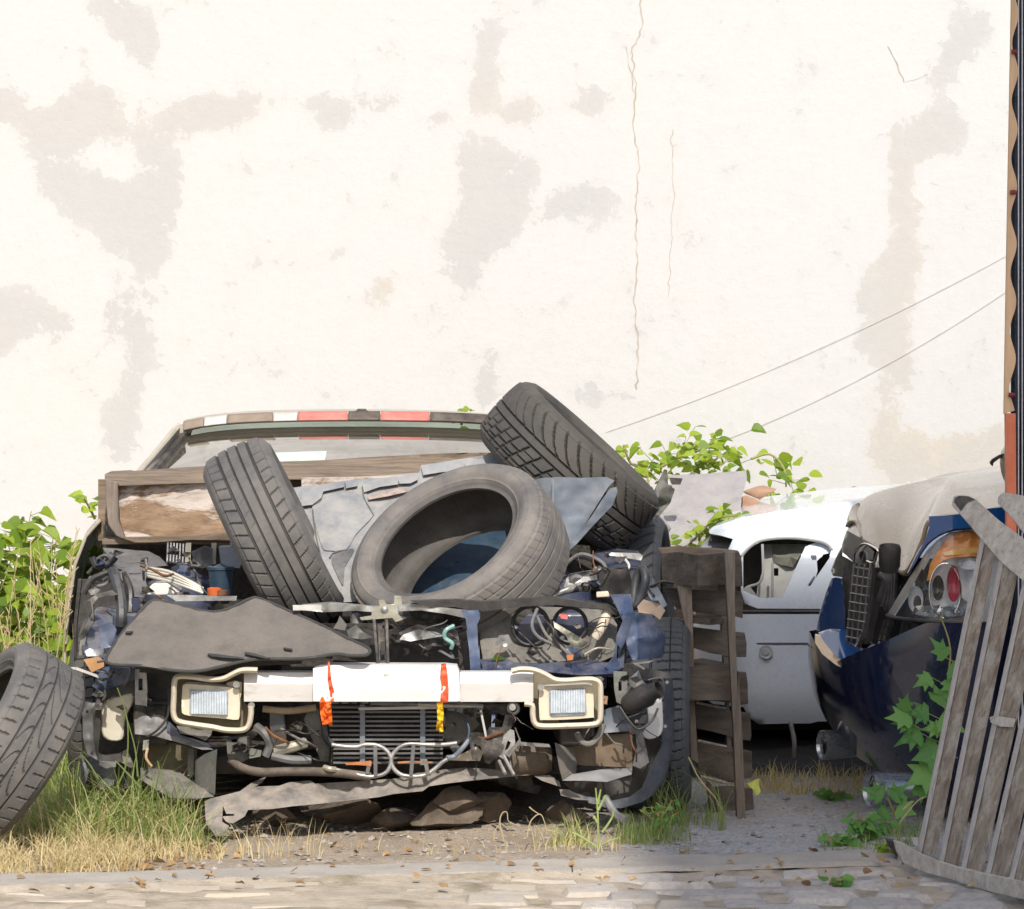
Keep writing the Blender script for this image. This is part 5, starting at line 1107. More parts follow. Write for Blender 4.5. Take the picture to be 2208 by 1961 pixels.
plank('upright_post', m_pallet, Z(z6, 755,1095, 800,1095, 815,1500, 835,1815)+Z(z7, 650,300, 690,1000, 655,1000, 640,500, 610,0), 12.62, .09)
plank('upright_post', m_pallet, Z(z7, 520,1010, 560,1035, 560,1230, 545,1235), 12.55, .1)
for (a, b_, c, d) in ((590, 1600, 800, 1640), (590, 1310, 760, 1330)):
    q = MB(); q.bar(W(*z6(a, b_), 12.66), W(*z6(c, d), 12.6), .1, .02, (0, 0, 1)); q.build('stringer', m_pallet, pal, bevel=.002)
for (a, b_, c, d) in ((450, 490, 640, 530), (460, 735, 645, 775), (480, 965, 660, 1010), (440, 240, 620, 268)):
    q = MB(); q.tube([W(*z7(a, b_), 12.63), W(*z7(c, d), 12.62)], .004, 4, 0); q.build('board_edge', m_slatedge, pal)

# ------------------------------------------------------------------ white car (front end seen from its side)
wc = empty('white_car', W(1700, 1640, 14.6), 'white car with a missing headlamp standing behind the pallet against the wall', 'car')
wx0, wx1 = 1488., 3050.
def wY(x, y):
    t = max(0., (1640-x)/150.); Yb = 14.4+.42*t*t
    c = (y-1330)/230.; Yb += .015*abs(c)**3 if c > 0 else .0
    if y < 1200: Yb += .0011*(1200-y)+.00001*(1200-y)**2
    return Yb
ap = Z(z6, 905,905, 960,840, 1040,800, 1220,785, 1400,805, 1470,830, 1495,865, 1480,920, 1350,1110, 1335,1100, 1300,1180, 1200,1150, 1185,1175, 1100,1180, 1020,1185, 905,1140, 1000,1085, 1040,1020, 1035,840, 960,870)
apo = Z(z6, 905,905, 960,840, 1040,800, 1220,785, 1400,805, 1470,830, 1495,865, 1485,915, 1345,1115, 1330,1100, 1395,1010, 1385,960, 1330,840, 1215,1085, 1175,1180, 1020,1185, 1010,1240, 925,1215, 900,1130)
top = Z(z6, 690,745, 720,715, 900,655, 1100,620, 1300,590, 1500,565, 1700,540)+[(2250, 1050), (3050, 1000)]
body = Z(z6, 845,792, 830,850, 815,870, 905,905)
q = MB()
outer = top+[(3050, 1560), (1764, 1556)]+Z(z6, 1370,1265, 1030,1250, 925,1215, 900,1130, 905,905, 815,870, 845,795, 770,770)
# wing above the bumper line: split at y of shut line
wing = top+[(3050, 1318)]+Z(z6, 1420,1250, 1010,1248, 925,1215, 900,1130, 903,905, 815,868, 848,795, 770,772, 700,760)
aph = Z(z6, 915,905, 965,845, 1045,805, 1220,792, 1400,812, 1465,838, 1488,868, 1478,918, 1350,1105, 1335,1095, 1395,1010, 1330,845, 1215,1080, 1175,1176, 1030,1180, 915,1130)
q.panel(wing, wY, .004, holes=[aph], step=13); wg = q.build('front_wing', m_whitecar, wc, auto=60)
q = MB(); q.panel(Z(z6, 1320,845, 1400,812, 1465,838, 1488,868, 1478,918, 1350,1105, 1335,1095, 1200,1175, 1170,1180, 1215,1080), lambda x, y: wY(x, y)+.03, .004, step=10, holes=[Z(z6, 1440,895, 1488,885, 1480,920, 1420,1010, 1360,1110, 1345,1095, 1385,1060, 1400,1000, 1395,940)]); q.build('headlamp_brace', m_whitecar, wc)
q = MB(); q.panel(Z(z6, 1030,830, 1330,830, 1180,1180, 1000,1190, 1010,1090, 1040,1010), lambda x, y: wY(x, y)+.12, .004, step=12, crumple=.008, holes=[Z(z6, 1115,985, 1145,985, 1145,1035, 1115,1035)]); q.build('headlamp_recess', m_whiteinner, wc)
q = MB(); q.panel(Z(z6, 880,780, 1520,780, 1520,1190, 880,1200), lambda x, y: 14.95, .01, step=20); q.build('wheel_bay', m_black, wc)
q = MB(); q.panel(Z(z6, 1100,830, 1325,835, 1240,980, 1110,950), lambda x, y: wY(x, y)+.10, .004, crumple=.04); q.build('headlamp_recess', M('grimy_grey', (.18, .18, .15), .8, 0, .4, 12, .1), wc)
for pp in (Z(z6, 1040,830, 1045,1010, 1020,1080, 940,1110, 910,1150), Z(z6, 1105,950, 1105,1175), Z(z6, 905,905, 965,842, 1045,802, 1220,788, 1400,808, 1467,834, 1492,868), Z(z6, 1330,905, 1395,905)):
    q = MB(); q.tube([W(x, y, wY(x, y)+(.02 if len(pp) != 7 else -.001)) for x, y in pp], .005, 6, 5); q.build('recess_flange', m_whiteinner, wc)
q = MB(); q.panel(Z(z6, 905,1120, 960,1105, 1020,1185, 1010,1240, 930,1210), lambda x, y: wY(x, y)+.01, .01, step=7, holes=[Z(z6, 940,1145, 975,1150, 970,1175, 945,1175)]); q.build('wing_lug', m_whiteinner, wc)
bump = Z(z6, 590,1335, 700,1300, 900,1285, 1100,1285)+[(1770, 1325), (3050, 1325), (3050, 1560), (1764, 1556)]+Z(z7, 1180,625, 1040,625, 850,630, 790,590, 750,520, 560,500, 430,420)+Z(z6, 590,1500)
q = MB(); q.panel(bump, lambda x, y: wY(x, y)-.035+(.03*((y-1480)/80.)**2 if y > 1480 else 0), .004, step=13); bp = q.build('front_bumper', m_whitecar, wc, auto=60)
q = MB(); q.bar(W(1560, 1390, wY(1560, 1390)-.037), W(1600, 1388, 14.395), .005, .004); q.tube([W(x, 1388, wY(x, 1388)-.036) for x in range(1520, 2300, 40)], .0035, 6, 0); q.build('bumper_moulding', M('grey_line', (.08, .09, .1), .5), bp)
q = MB(); q.tube([W(x, 1319, wY(x, 1319)-.012) for x in range(1600, 2300, 40)], .006, 6, 0); q.build('shut_line', m_black, wc)
q = MB(); q.lathe([(0, .012), (.011, .012), (.012, .008), (.016, .008), (.0225, .010), (.0225, -.01)], Matrix.Translation(W(*z6(1062, 1530), 14.36)) @ Matrix.Rotation(R(90), 4, 'X'), 28); q.build('tow_cap', M('cap_grey', (.42, .44, .46), .35, .1), bp)
# bonnet surface and far side, windscreen starts out of frame
def bon(u, v):
    x, y = 1530+(2190-1530)*u, 0
    tx = np.interp(x, [p[0] for p in top], [p[1] for p in top]); p = W(x, tx, wY(x, tx)); p2 = Vector((p.x+.02, 16.1, p.z-.01)); q_ = p.lerp(p2, v); q_.z += .05*math.sin(math.pi*v)*0-.0*v; return q_
q = MB(); q.grid(bon, 30, 12); q.build('bonnet', m_whitecar, wc, auto=60)
q = MB(); q.grid(lambda u, v: Vector((.62+.25*v*0+3.2*u, 16.12, .15+.55*v)), 4, 4); q.build('far_side', m_whitecar, wc)
q = MB(); q.box((3.2, 15.3, 1.12), (1.6, 1.35, .5), (0, 0, 0), .25); q.build('cabin', m_glossblack, wc, bevel=.08)
q = MB(); q.box((3.2, 15.3, 1.40), (1.25, 1.2, .06)); q.build('roof', m_whitecar, wc, bevel=.02)
q = MB(); q.panel(Z(z6, 650,830, 700,775, 845,795, 835,850, 640,850), 14.72, .02, crumple=.02); q.build('scuttle_trim', m_panelblue, wc)
q = MB(); q.panel(Z(z6, 700,770, 848,793, 838,822, 690,808), 14.7, .02); q.build('scuttle_trim', m_black, wc)
q = MB(); q.panel([(1480, 1500), (1900, 1500), (1900, 1680), (1480, 1680)], 15.2, .02); q.build('under_car_shade', m_black, wc)  # black sheet stands in for the shade under the car
q = MB(); q.tube([W(1705, 1560, 14.3), W(1713, 1600, 14.2), W(1712, 1640, 14.2), W(1716, 1665, 14.2)], .008, 6, 4); q.build('hanging_strip', m_lining, wc)
for X in (1.35, 3.9):
    tyre('tyre', (X, 14.75, .29), (0, -1, 0), .29, .2, .19, pat_lines, t_black, parent=wc)
q = MB(); q.box((2.6, 15.4, .20), (3.4, 1.4, .08)); q.build('underbody', m_black, wc)

# ------------------------------------------------------------------ dark blue car
bc = empty('dark_blue_car', (1.8, 12.95, 0), 'glossy dark blue car with a clear orange headlamp, nose pointing left, behind the slatted frame', 'car')
_zt = np.linspace(-.15, 1.0, 200)
def Xn(z): return float(np.interp(z, _zt, _xt))
def Xn0(z):   # nose position against height (m)
    zz = [-.05, .05, .12, .2, .3, .42, .52, .60, .68, .76, .82, .86]
    xx = [1.18, 1.10, 1.02, .955, .90, .880, .885, .905, .930, .955, .985, 1.03]
    return float(np.interp(z, zz, xx))+.022
_xt = np.convolve(np.pad([Xn0(z) for z in _zt], 14, mode='edge'), np.hanning(29)/np.hanning(29).sum(), mode='valid')
def plan(z, t, grow=0.):
    """t 0..1 : from the far rear-left round the nose to the near side and back"""
    Yc, hw, dp = 13.0, .80, .34
    a = (t-.5)*2
    if a > .62 or a < -.62:
        s_ = 1 if a > 0 else -1; k = (abs(a)-.62)/.38
        X = Xn(z)+dp+k*2.1; Y = Yc-s_*hw
    else:
        b_ = a/.62*math.pi/2; X = Xn(z)+dp*(1-abs(math.cos(b_))**.8); Y = Yc-hw*math.copysign(abs(math.sin(b_))**.75, math.sin(b_))
    if a < 0: X += .42*max(0, Y-Yc)
    tum = .02*max(0, .25-z)/.2
    s2 = 1 if a > 0 else -1
    return Vector((X-grow*.5, Y+s2*(tum)-(s2*grow*.7), z))
def bottom(t):
    # lower lip rises away from the near corner
    a = (t-.5)*2; return .055+.10*max(0, 1-abs(a-.55)/.9) if a < .55 else .055
def lowz(t):
    a = (t-.5)*2; return float(np.interp(a, [-1, -.3, 0, .25, .5, .7, 1], [.17, .17, .165, .13, .05, .03, .06]))
def bodyfn(z_hi):
    def fn(u, v):
        z0 = lowz(u); z = z0+(z_hi(u)-z0)*v; return plan(z, u)
    return fn
def ztop(u):
    a = (u-.5)*2; return float(np.interp(a, [-1, -.6, -.25, 0, .22, .45, .56, .8, 1], [.50, .50, .50, .505, .445, .53, .583, .585, .60]))
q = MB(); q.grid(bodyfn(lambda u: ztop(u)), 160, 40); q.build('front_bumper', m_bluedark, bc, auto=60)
# upper nose between bumper and bonnet: black recess
q = MB(); q.grid(lambda u, v: plan(.36+.40*v, .5+.2*u)+Vector((.12, .03, 0)), 40, 12); q.build('nose_recess', m_glossblack, bc)
# far side painted wing seen left of the grille, bright blue in the light
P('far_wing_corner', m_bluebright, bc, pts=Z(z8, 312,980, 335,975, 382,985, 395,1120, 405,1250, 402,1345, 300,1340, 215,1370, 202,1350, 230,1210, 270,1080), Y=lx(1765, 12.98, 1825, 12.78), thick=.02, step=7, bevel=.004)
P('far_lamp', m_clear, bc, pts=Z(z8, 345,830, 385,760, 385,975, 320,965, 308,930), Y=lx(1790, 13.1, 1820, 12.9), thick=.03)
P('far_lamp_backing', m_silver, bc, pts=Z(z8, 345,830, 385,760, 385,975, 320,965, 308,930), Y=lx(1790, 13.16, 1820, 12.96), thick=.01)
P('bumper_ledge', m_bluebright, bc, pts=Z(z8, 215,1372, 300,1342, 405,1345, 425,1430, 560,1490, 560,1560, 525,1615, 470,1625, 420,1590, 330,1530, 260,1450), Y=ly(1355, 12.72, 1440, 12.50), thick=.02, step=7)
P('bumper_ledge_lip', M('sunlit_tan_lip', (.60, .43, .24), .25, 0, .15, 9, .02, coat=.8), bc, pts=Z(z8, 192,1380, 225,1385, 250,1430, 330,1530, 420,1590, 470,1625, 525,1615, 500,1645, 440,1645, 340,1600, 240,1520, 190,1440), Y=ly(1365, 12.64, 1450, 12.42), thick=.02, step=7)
# grille, standing obliquely
gy = lx(1815, 12.80, 1900, 12.42)
P('grille_top', m_glossblack, bc, pts=Z(z8, 420,642, 500,690, 628,770, 640,800, 620,900, 560,905, 470,870, 390,800, 385,745), Y=lx(1815, 12.80, 1900, 12.44), thick=.03, step=7, bevel=.003)
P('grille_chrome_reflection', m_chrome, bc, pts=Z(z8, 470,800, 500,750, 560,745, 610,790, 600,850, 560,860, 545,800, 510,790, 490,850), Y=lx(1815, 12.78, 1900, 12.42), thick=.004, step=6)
q = MB(); q.tube([W(*z8(*p), 12.42+(635-p[0])*.0013) for p in ((462, 868), (480, 790), (540, 735), (630, 775), (632, 800), (605, 870), (560, 860))], .0035, 8, 4); q.build('grille_chrome_frame', m_chrome, bc)
P('grille_back', m_black, bc, pts=Z(z8, 385,820, 470,870, 610,905, 590,1100, 540,1380, 500,1480, 400,1400, 405,1200, 385,1000), Y=lx(1815, 12.84, 1885, 12.52), thick=.02)
q = MB()
for x0_, x1_ in ((470, 415), (505, 450), (545, 490), (585, 525)):
    q.tube([W(*z8(x0_, 880), 12.44+(600-x0_)*.0013), W(*z8(x1_, 1430), 12.46+(600-x0_)*.0013)], .0042, 6, 0)
for k in range(9):
    y = 900+k*62; q.tube([W(*z8(462-k*6.5, y), 12.62), W(*z8(592-k*6.5, y+22), 12.45)], .0028, 6, 0)
q.build('grille_bars', M('grille_bar', (.16, .15, .14), .35, .3), bc)
P('grille_side', m_glossblack, bc, pts=Z(z8, 600,900, 625,905, 600,1150, 560,1400, 510,1480, 480,1470, 540,1330, 580,1100), Y=12.44, thick=.05)
q = MB(); q.lathe([(0, -.03), (.022, -.035), (.031, -.02), (.033, .02), (.030, .03), (.026, .02), (0, .015)], Matrix.Translation(W(*z8(720, 835), 12.30)) @ Matrix.Rotation(R(12), 4, 'X') @ Matrix.Scale(1.2, 4, (0, 0, 1)), 28); q.build('dark_cup', m_black, bc)  # round dark cup in front of the bonnet edge
for k in range(5): hose([z8(640+k*30, 960-k*6)+(12.46,), z8(690+k*15, 1000+k*20)+(12.45,), z8(650+k*25, 1150+k*30)+(12.46,)], .012, (m_black, m_rubberh, m_dark)[k % 3], 'recess_fitting', parent=bc)
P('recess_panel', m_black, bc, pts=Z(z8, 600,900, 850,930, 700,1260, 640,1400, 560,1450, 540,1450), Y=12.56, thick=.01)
# bonnet
hx_ = [.985, 1.03, 1.10, 1.22, 1.4, 1.62]
hz_ = [.800, .858, .893, .930, .985, 1.035]
EH = crom([W(*p) for p in ((1827,1146,13.1),(1858,1163,12.85),(1890,1183,12.65),(1925,1215,12.48),(1948,1238,12.38),(1966,1212,12.33),(1985,1165,12.30),(2003,1122,12.28),(2080,1110,12.27),(2160,1096,12.26),(2240,1088,12.26))], 6)
SH = crom([W(*p) for p in ((1829,1141,13.15),(1842,1100,13.18),(1868,1072,13.2),(1905,1057,13.25),(1940,1048,13.25),(1985,1038,13.3),(2035,1028,13.3),(2080,1019,13.3),(2120,1013,13.3),(2170,1006,13.3),(2250,998,13.3))], 6)
def hood(u, v):
    i = u*(len(EH)-1); a = min(int(i), len(EH)-2); k = i-a
    e = EH[a].lerp(EH[a+1], k); t = SH[a].lerp(SH[a+1], k)
    if v <= .6:
        w_ = v/.6; p = e.lerp(t, w_); p.z += .028*math.sin(math.pi*w_)*min(1, u*4+.15); return p
    w_ = (v-.6)/.4; f = Vector((e.x+.02, 26-e.y-.05, e.z-.01)); p = t.lerp(f, w_); p.z += .03*math.sin(math.pi*w_); return p
q = MB(); q.grid(hood, 60, 50, True); q.build('bonnet', m_hood, bc, solid=.012, auto=70)
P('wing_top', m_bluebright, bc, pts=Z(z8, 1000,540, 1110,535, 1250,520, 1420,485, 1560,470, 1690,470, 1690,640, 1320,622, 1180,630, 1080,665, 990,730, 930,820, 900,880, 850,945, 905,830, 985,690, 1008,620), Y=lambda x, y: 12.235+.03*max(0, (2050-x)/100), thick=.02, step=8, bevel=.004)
m_bowl = M('lamp_bowl', (.90, .92, .96), .2, .1, .12, 30, .1)
# headlamp
HL = Z(z8, 705,1240, 735,1190, 800,1080, 900,920, 985,790, 1060,710, 1150,655, 1260,638, 1380,640, 1500,660, 1500,1300, 1250,1298, 1100,1290, 900,1272, 760,1258)
def hY(x, y): return 12.245+.13*max(0, (2060-x)/150.)**2+.04*max(0, (1230-y)/80.)**2*.5
P('headlamp_housing', m_bowl, bc, pts=HL, Y=lambda x, y: hY(x, y)+.09, thick=.01, step=10)
hl = P('headlamp', m_clear, bc, pts=HL, Y=lambda x, y: hY(x, y)-.012, thick=.003, step=10)
P('amber_reflector', m_lens_amber, hl, pts=Z(z8, 985,1000, 1010,880, 1060,790, 1130,700, 1220,655, 1480,650, 1480,810, 1330,825, 1190,830, 1110,850, 1050,900, 1030,985), Y=lambda x, y: hY(x, y)+.035, thick=.01, step=8, crumple=.02)
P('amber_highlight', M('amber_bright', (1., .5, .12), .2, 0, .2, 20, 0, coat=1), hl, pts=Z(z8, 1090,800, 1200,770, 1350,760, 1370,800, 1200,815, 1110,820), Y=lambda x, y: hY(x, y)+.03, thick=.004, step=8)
for (cx0, cy0, rx, ry, mm, off) in ((1115, 1070, 108, 190, m_bowl, .05), (1175, 1020, 48, 130, m_lens_red, .028), (1065, 1050, 42, 90, m_glossblack, .030), (905, 1130, 55, 95, m_bowl, .045), (1010, 1190, 70, 60, m_chrome, .05), (1290, 1000, 90, 150, m_bowl, .06), (1290, 880, 80, 40, m_bowl, .05), (930, 970, 40, 70, m_dark, .04)):
    q = MB(); c0 = z8(cx0, cy0)
    def el(u, v, c0=c0, rx=rx/3.3, ry=ry/3.3, off=off):
        a = u*2*math.pi; r = v; x = c0[0]+rx*r*math.cos(a); y = c0[1]+ry*r*math.sin(a); return W(x, y, hY(x, y)+off+.03*(1-r*r))
    q.grid(el, 40, 8, True); q.build('reflector_bowl', mm, hl)
q = MB(); q.tube([W(*z8(1115+112*math.cos(a), 1070+195*math.sin(a)), hY(2038, 1270)+.035) for a in np.linspace(0, 6.283, 30)[:-1]], .0028, 8, 2, True); q.build('lamp_ring', m_chrome, hl)
for k in range(6): P('lamp_vane', (m_chrome, m_reflector)[k % 2], hl, pts=Z(z8, 880+k*18,1240-k*3, 900+k*60,1180, 960+k*62,1170, 1000+k*60,1245, 930+k*50,1262), Y=lambda x, y: hY(x, y)+.04, thick=.004, crumple=.05, cf=.06)
P('headlamp_edge', M('lamp_edge_tan', (.48, .42, .34), .3), hl, pts=Z(z8, 705,1240, 800,1080, 900,920, 985,800, 1000,820, 940,930, 860,1080, 790,1190, 750,1250), Y=lambda x, y: hY(x, y)-.003, thick=.004)
q = MB(); q.tube([W(x, y, hY(x, y)-.012) for x, y in Z(z8, 700,1245, 760,1262, 900,1278, 1100,1296, 1300,1302, 1500,1305)], .006, 8, 4); q.build('headlamp_seal', m_black, bc)
q = MB(); q.tube([W(x, y, hY(x, y)-.010) for x, y in Z(z8, 840,955, 905,860, 985,740, 1080,668, 1180,636, 1320,626, 1500,640)], .0045, 8, 4); q.build('headlamp_seal', m_black, bc)
# bumper face just under the lamp
# tail-pipe like fog lamp pods
for (cx0, cy0, rx, ry, Y0, nm) in ((590, 978, 42, 128, 12.12, 'fog_lamp'), (255, 668, 32, 102, 12.70, 'fog_lamp')):
    q = MB(); c = W(*z9(cx0, cy0), Y0); rr = ry/3.235/F*Y0
    mt = Matrix.Translation(c) @ Vector((-.93, -.30, .0)).normalized().to_track_quat('Z', 'Y').to_matrix().to_4x4()
    q.lathe([(0, -.01), (rr*.8, -.004), (rr*.93, .012), (rr, .01), (rr*1.02, 0), (rr*1.0, -.03), (rr*.9, -.09), (rr*.8, -.14)], mt, 40); fo = q.build(nm, m_chrome if 0 else M('dark_chrome', (.30, .32, .34), .18, .8, .2, 20, 0, dust=.2), bc)
    q = MB(); q.lathe([(0, .004), (rr*.85, .002), (rr*.9, .008)], mt, 36); q.build('lamp_glass', m_clear, fo)
q = MB(); q.grid(lambda u, v: plan(lowz(.5+.5*u*.9)+.0-.02*v, .5+.45*u, -.02*v), 40, 4); q.build('lower_lip', m_black, bc)
# rest of the car, mostly hidden by the gate
q = MB(); q.box((2.75, 13.0, .30), (3.0, 1.45, .35)); q.build('underbody', m_black, bc, bevel=.05)
q = MB(); q.grid(lambda u, v: Vector((1.55+2.3*u, 12.23+.02*v, .60+.36*v)), 6, 6, True); q.grid(lambda u, v: Vector((1.55+2.3*u, 13.77, .20+.76*v)), 6, 6); q.build('side_panel', m_bluedark, bc)
q = MB(); q.box((2.75, 13.0, 1.18), (1.9, 1.4, .44), (0, 0, 0), .22); q.build('cabin', m_glossblack, bc, bevel=.08)
q = MB(); q.box((2.75, 13.0, 1.42), (1.45, 1.08, .05)); q.build('roof', m_bluedark, bc, bevel=.02)
q = MB(); q.lathe([(0, -.03), (.06, -.03), (.085, .0), (.07, .04), (0, .05)], Matrix.Translation(W(2196, 1004, 12.15)) @ Matrix.Rotation(R(80), 4, 'Y') @ Matrix.Rotation(R(30), 4, 'X'), 28); q.build('wing_mirror', m_hood, bc)
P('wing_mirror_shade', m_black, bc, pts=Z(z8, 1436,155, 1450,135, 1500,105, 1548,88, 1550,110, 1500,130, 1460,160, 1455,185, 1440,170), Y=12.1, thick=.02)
for X in (1.75, 3.4): tyre('tyre', (X, 12.36, .29), (0, -1, 0), .29, .2, .19, pat_lines, t_black, parent=bc)

# ------------------------------------------------------------------ right-hand gate / shed edge
gt = empty('sheet_metal_gate', (1.47, 12.0, 0), 'navy corrugated metal gate with a wavy tan edge strip at the right edge', 'gate')
GY = 11.95
edge = []; yy = -260
def ex(y): return 2189-(y/870.)*7 if y < 870 else 2182
wav = []
for i in range(0, 230):
    y = -300+i*5.2; wav.append((ex(max(0, y))+1+6.5*math.sin(y/62.*math.pi), y))
P('edge_strip', m_tanstrip, gt, pts=[(2181-16*max(0, min(1, y/870.)), y) for y in (-300, 0, 300, 600, 893)]+[(p[0], p[1]) for p in wav[::-1] if p[1] < 890], Y=GY, thick=.02, step=12)
P('gate_post', m_redpost, gt, pts=[(2169, 892), (2190, 892), (2192, 1150), (2171, 1150)], Y=GY, thick=.04)
q = MB(); q.grid(lambda u, v: Vector((1.405+.025*0+2.6*u, GY+.035+.012*math.sin(u*220), 3.4*v+.02)), 600, 4, True); q.build('corrugated_sheet', m_navysheet, gt, solid=.002)
for x in (2196, 2204, 2212): 
    q = MB(); q.bar(W(x, -300, GY+.012), W(x, 1700, GY+.012), .003, .006); q.build('sheet_rib', m_palesteel, gt)
for y in (112, 415, 852):
    q = MB(); q.lathe([(0, -.012), (.006, -.012), (.007, 0), (.004, .006), (0, .006)], Matrix.Translation(W(ex(y)+2, y, GY-.008)) @ Matrix.Rotation(R(90), 4, 'Y'), 12); q.build('fixing_bolt', m_burg, gt)
q = MB(); q.box((2.6, GY+.08, 1.7), (2.3, .05, 3.3)); q.build('gate_frame', m_navysheet, gt)

# ------------------------------------------------------------------ slatted frame leaning at the right
sf = empty('slatted_wooden_frame', (1.2, 11.3, 0), 'grey weathered slatted wooden frame leaning on the dark blue car', 'wooden frame')
def sY(x, y):      # plane leaning back, running towards the viewer on the right
    base = 11.30-(x-1930)*.0028*1.0; base = max(10.35, base); t = (1860-y)/720.
    return base+(.52+(x-1930)*.0006)*max(-.15, t)
slats = [((1981, 1842), (2026, 1847), (2155, 1190), (2119, 1160)), ((2029, 1860), (2074, 1870), (2203, 1235), (2160, 1205)), ((2077, 1874), (2127, 1886), (2262, 1280), (2212, 1245)), ((2129, 1889), (2180, 1896), (2318, 1330), (2265, 1290)), ((2180, 1898), (2236, 1912), (2375, 1380), (2322, 1340)), ((2238, 1914), (2295, 1928), (2432, 1430), (2378, 1390))]
for s_ in slats:
    a, b_, c, d = s_
    q = MB(); q.panel([(a[0]+5, a[1]), (b_[0]-8, b_[1]), (c[0]-8, c[1]), (d[0]+5, d[1])], sY, .022, step=12, crumple=.006, cf=.02); sl = q.build('slat', m_slat, sf, bevel=.002)
    q = MB(); q.panel([(a[0]-2, a[1]-3), (a[0]+6, a[1]), (d[0]+6, d[1]), (d[0]-2, d[1])], lambda x, y: sY(x, y)-.004, .028, step=12, crumple=.004, cf=.02); q.build('slat_edge', m_slatedge, sl, bevel=.001)  # lit left edge of the slat put into a paler wood
P('top_rail', m_rail, sf, pts=Z(z8, 1175,440, 1185,405, 1215,392, 1280,395, 1335,420, 1400,480, 1500,570, 1676,700, 1900,860, 1900,1150, 1676,1000, 1520,870, 1390,720, 1300,610, 1230,530, 1175,470), Y=lambda x, y: sY(x, y)-.045, thick=.035, step=10, crumple=.006, bevel=.004)
P('rail_end', m_dark, sf, pts=Z(z8, 1178,440, 1188,408, 1215,395, 1275,398, 1330,420, 1270,440, 1225,500), Y=lambda x, y: sY(x, y)-.048, thick=.003)
P('back_rail', m_rail, sf, pts=Z(z8, 1500,410, 1520,385, 1555,375, 1676,395, 1900,500, 1900,860, 1676,660, 1600,560, 1500,450), Y=lambda x, y: sY(x, y)-.01, thick=.03, step=10, bevel=.004)
P('bottom_rail', m_rail, sf, pts=Z(z9, 740,1345, 800,1360, 920,1430, 1060,1490, 1215,1535, 1380,1575, 1550,1605, 1700,1640, 1900,1690, 1900,1840, 1640,1745, 1400,1690, 1150,1610, 950,1555, 800,1490, 765,1430), Y=lambda x, y: sY(x, 1850)-.06, thick=.05, step=10, crumple=.004, bevel=.003)
P('rail_end', m_dark, sf, pts=Z(z9, 690,1335, 740,1342, 765,1430, 760,1470, 740,1410, 700,1380), Y=11.30, thick=.06)
P('wood_bracket', m_slatedge, sf, pts=Z(z9, 865,1325, 905,1320, 905,1375, 870,1365), Y=11.34, thick=.03)
P('wood_bracket', m_rail, sf, pts=Z(z9, 1410,480, 1450,470, 1585,490, 1570,545, 1480,540, 1415,515), Y=lambda x, y: sY(x, y)-.02, thick=.02)
P('foot_block', m_rail, sf, pts=Z(z9, 1430,1775, 1500,1770, 1620,1815, 1620,1900, 1420,1900), Y=10.72, thick=.04)

# ------------------------------------------------------------------ sheet and rubble behind
P('grey_sheet_panel', m_wallsheet, None, pts=Z(z6, 425,380, 540,375, 640,372, 760,362, 935,350, 940,400, 905,520, 900,600, 940,860, 350,850, 340,760, 400,600, 460,480), Y=ly(1016, 15.4, 1185, 15.0), thick=.02, crumple=.03, step=9)
o = bpy.data.objects['grey_sheet_panel']; tag(o, 'dented grey sheet leaning below the vine behind the upright pallet', 'metal sheet')
P('sheet_edge', m_dark, o, pts=Z(z6, 540,368, 640,366, 760,356, 940,345, 940,360, 780,372, 650,392, 600,378), Y=15.36, thick=.02) if 0 else None
P('bent_metal_strip', m_lining, None, pts=Z(z6, 325,500, 400,340, 420,345, 425,440, 470,470, 440,560, 390,620, 350,680, 340,600), Y=14.9, thick=.02, crumple=.06, step=7)
tag(bpy.data.objects['bent_metal_strip'], 'crumpled metal strip standing left of the dented grey sheet', 'metal strip')
P('pipe_bracket', m_dark, None, pts=Z(z6, 435,395, 520,400, 505,440, 450,440), Y=14.98, thick=.03); tag(bpy.data.objects['pipe_bracket'], 'small dark bracket at the top left corner of the grey sheet', 'bracket')
for i, (x, y, Y, s_, lab) in enumerate(((1615, 1105, 15.5, (.09, .07, .07), 'tan brick lump just right of the grey sheet'), (1640, 1060, 15.8, (.07, .05, .04), 'brown rubble lump above the tan brick lump by the vine'), (1430, 1140, 14.9, (.05, .05, .05), 'pale rubble lump at the foot of the grey sheet'))):
    rock('rubble_lump', W(x, y, Y), s_, m_brick if i < 2 else m_wallsheet, lab, 50+i, 'rubble lumps by the wall', 'rubble')
q = MB(); q.grid(lambda u, v: Vector((.15+1.3*u, 14.7+2.2*v, max(0, math.sin(math.pi*u))**.7*(.62*math.sin(math.pi*min(1, v*.75+.1))))), 30, 20); tag(q.build('rubble_heap', m_stone), 'low heap of earth and rubble along the wall behind the white car', 'rubble heap')

# ------------------------------------------------------------------ leaves
LEAF = {'heart': ([(0,0,0), (-.38,.10,.06), (-.46,.38,.08), (-.30,.70,.04), (0,1.05,-.08), (.30,.70,.04), (.46,.38,.08), (.38,.10,.06), (0,.38,-.03), (0,.72,-.03)],
                  [(0,8,2,1), (2,8,9,3), (3,9,4), (0,7,6,8), (6,5,9,8), (5,4,9)]),
        'maple': ([(0,0,0), (-.35,.02,.03), (-.62,.22,.0), (-.40,.34,.04), (-.62,.66,-.03), (-.26,.60,.03), (-.14,.78,.0), (0,1.1,-.08), (.14,.78,0), (.26,.60,.03), (.62,.66,-.03), (.40,.34,.04), (.62,.22,0), (.35,.02,.03), (0,.4,-.02)],
                  [(0,14,2,1), (2,14,3), (3,14,5,4), (5,14,6), (6,14,8,7), (8,14,9), (9,14,11,10), (11,14,12), (12,14,0,13)])}
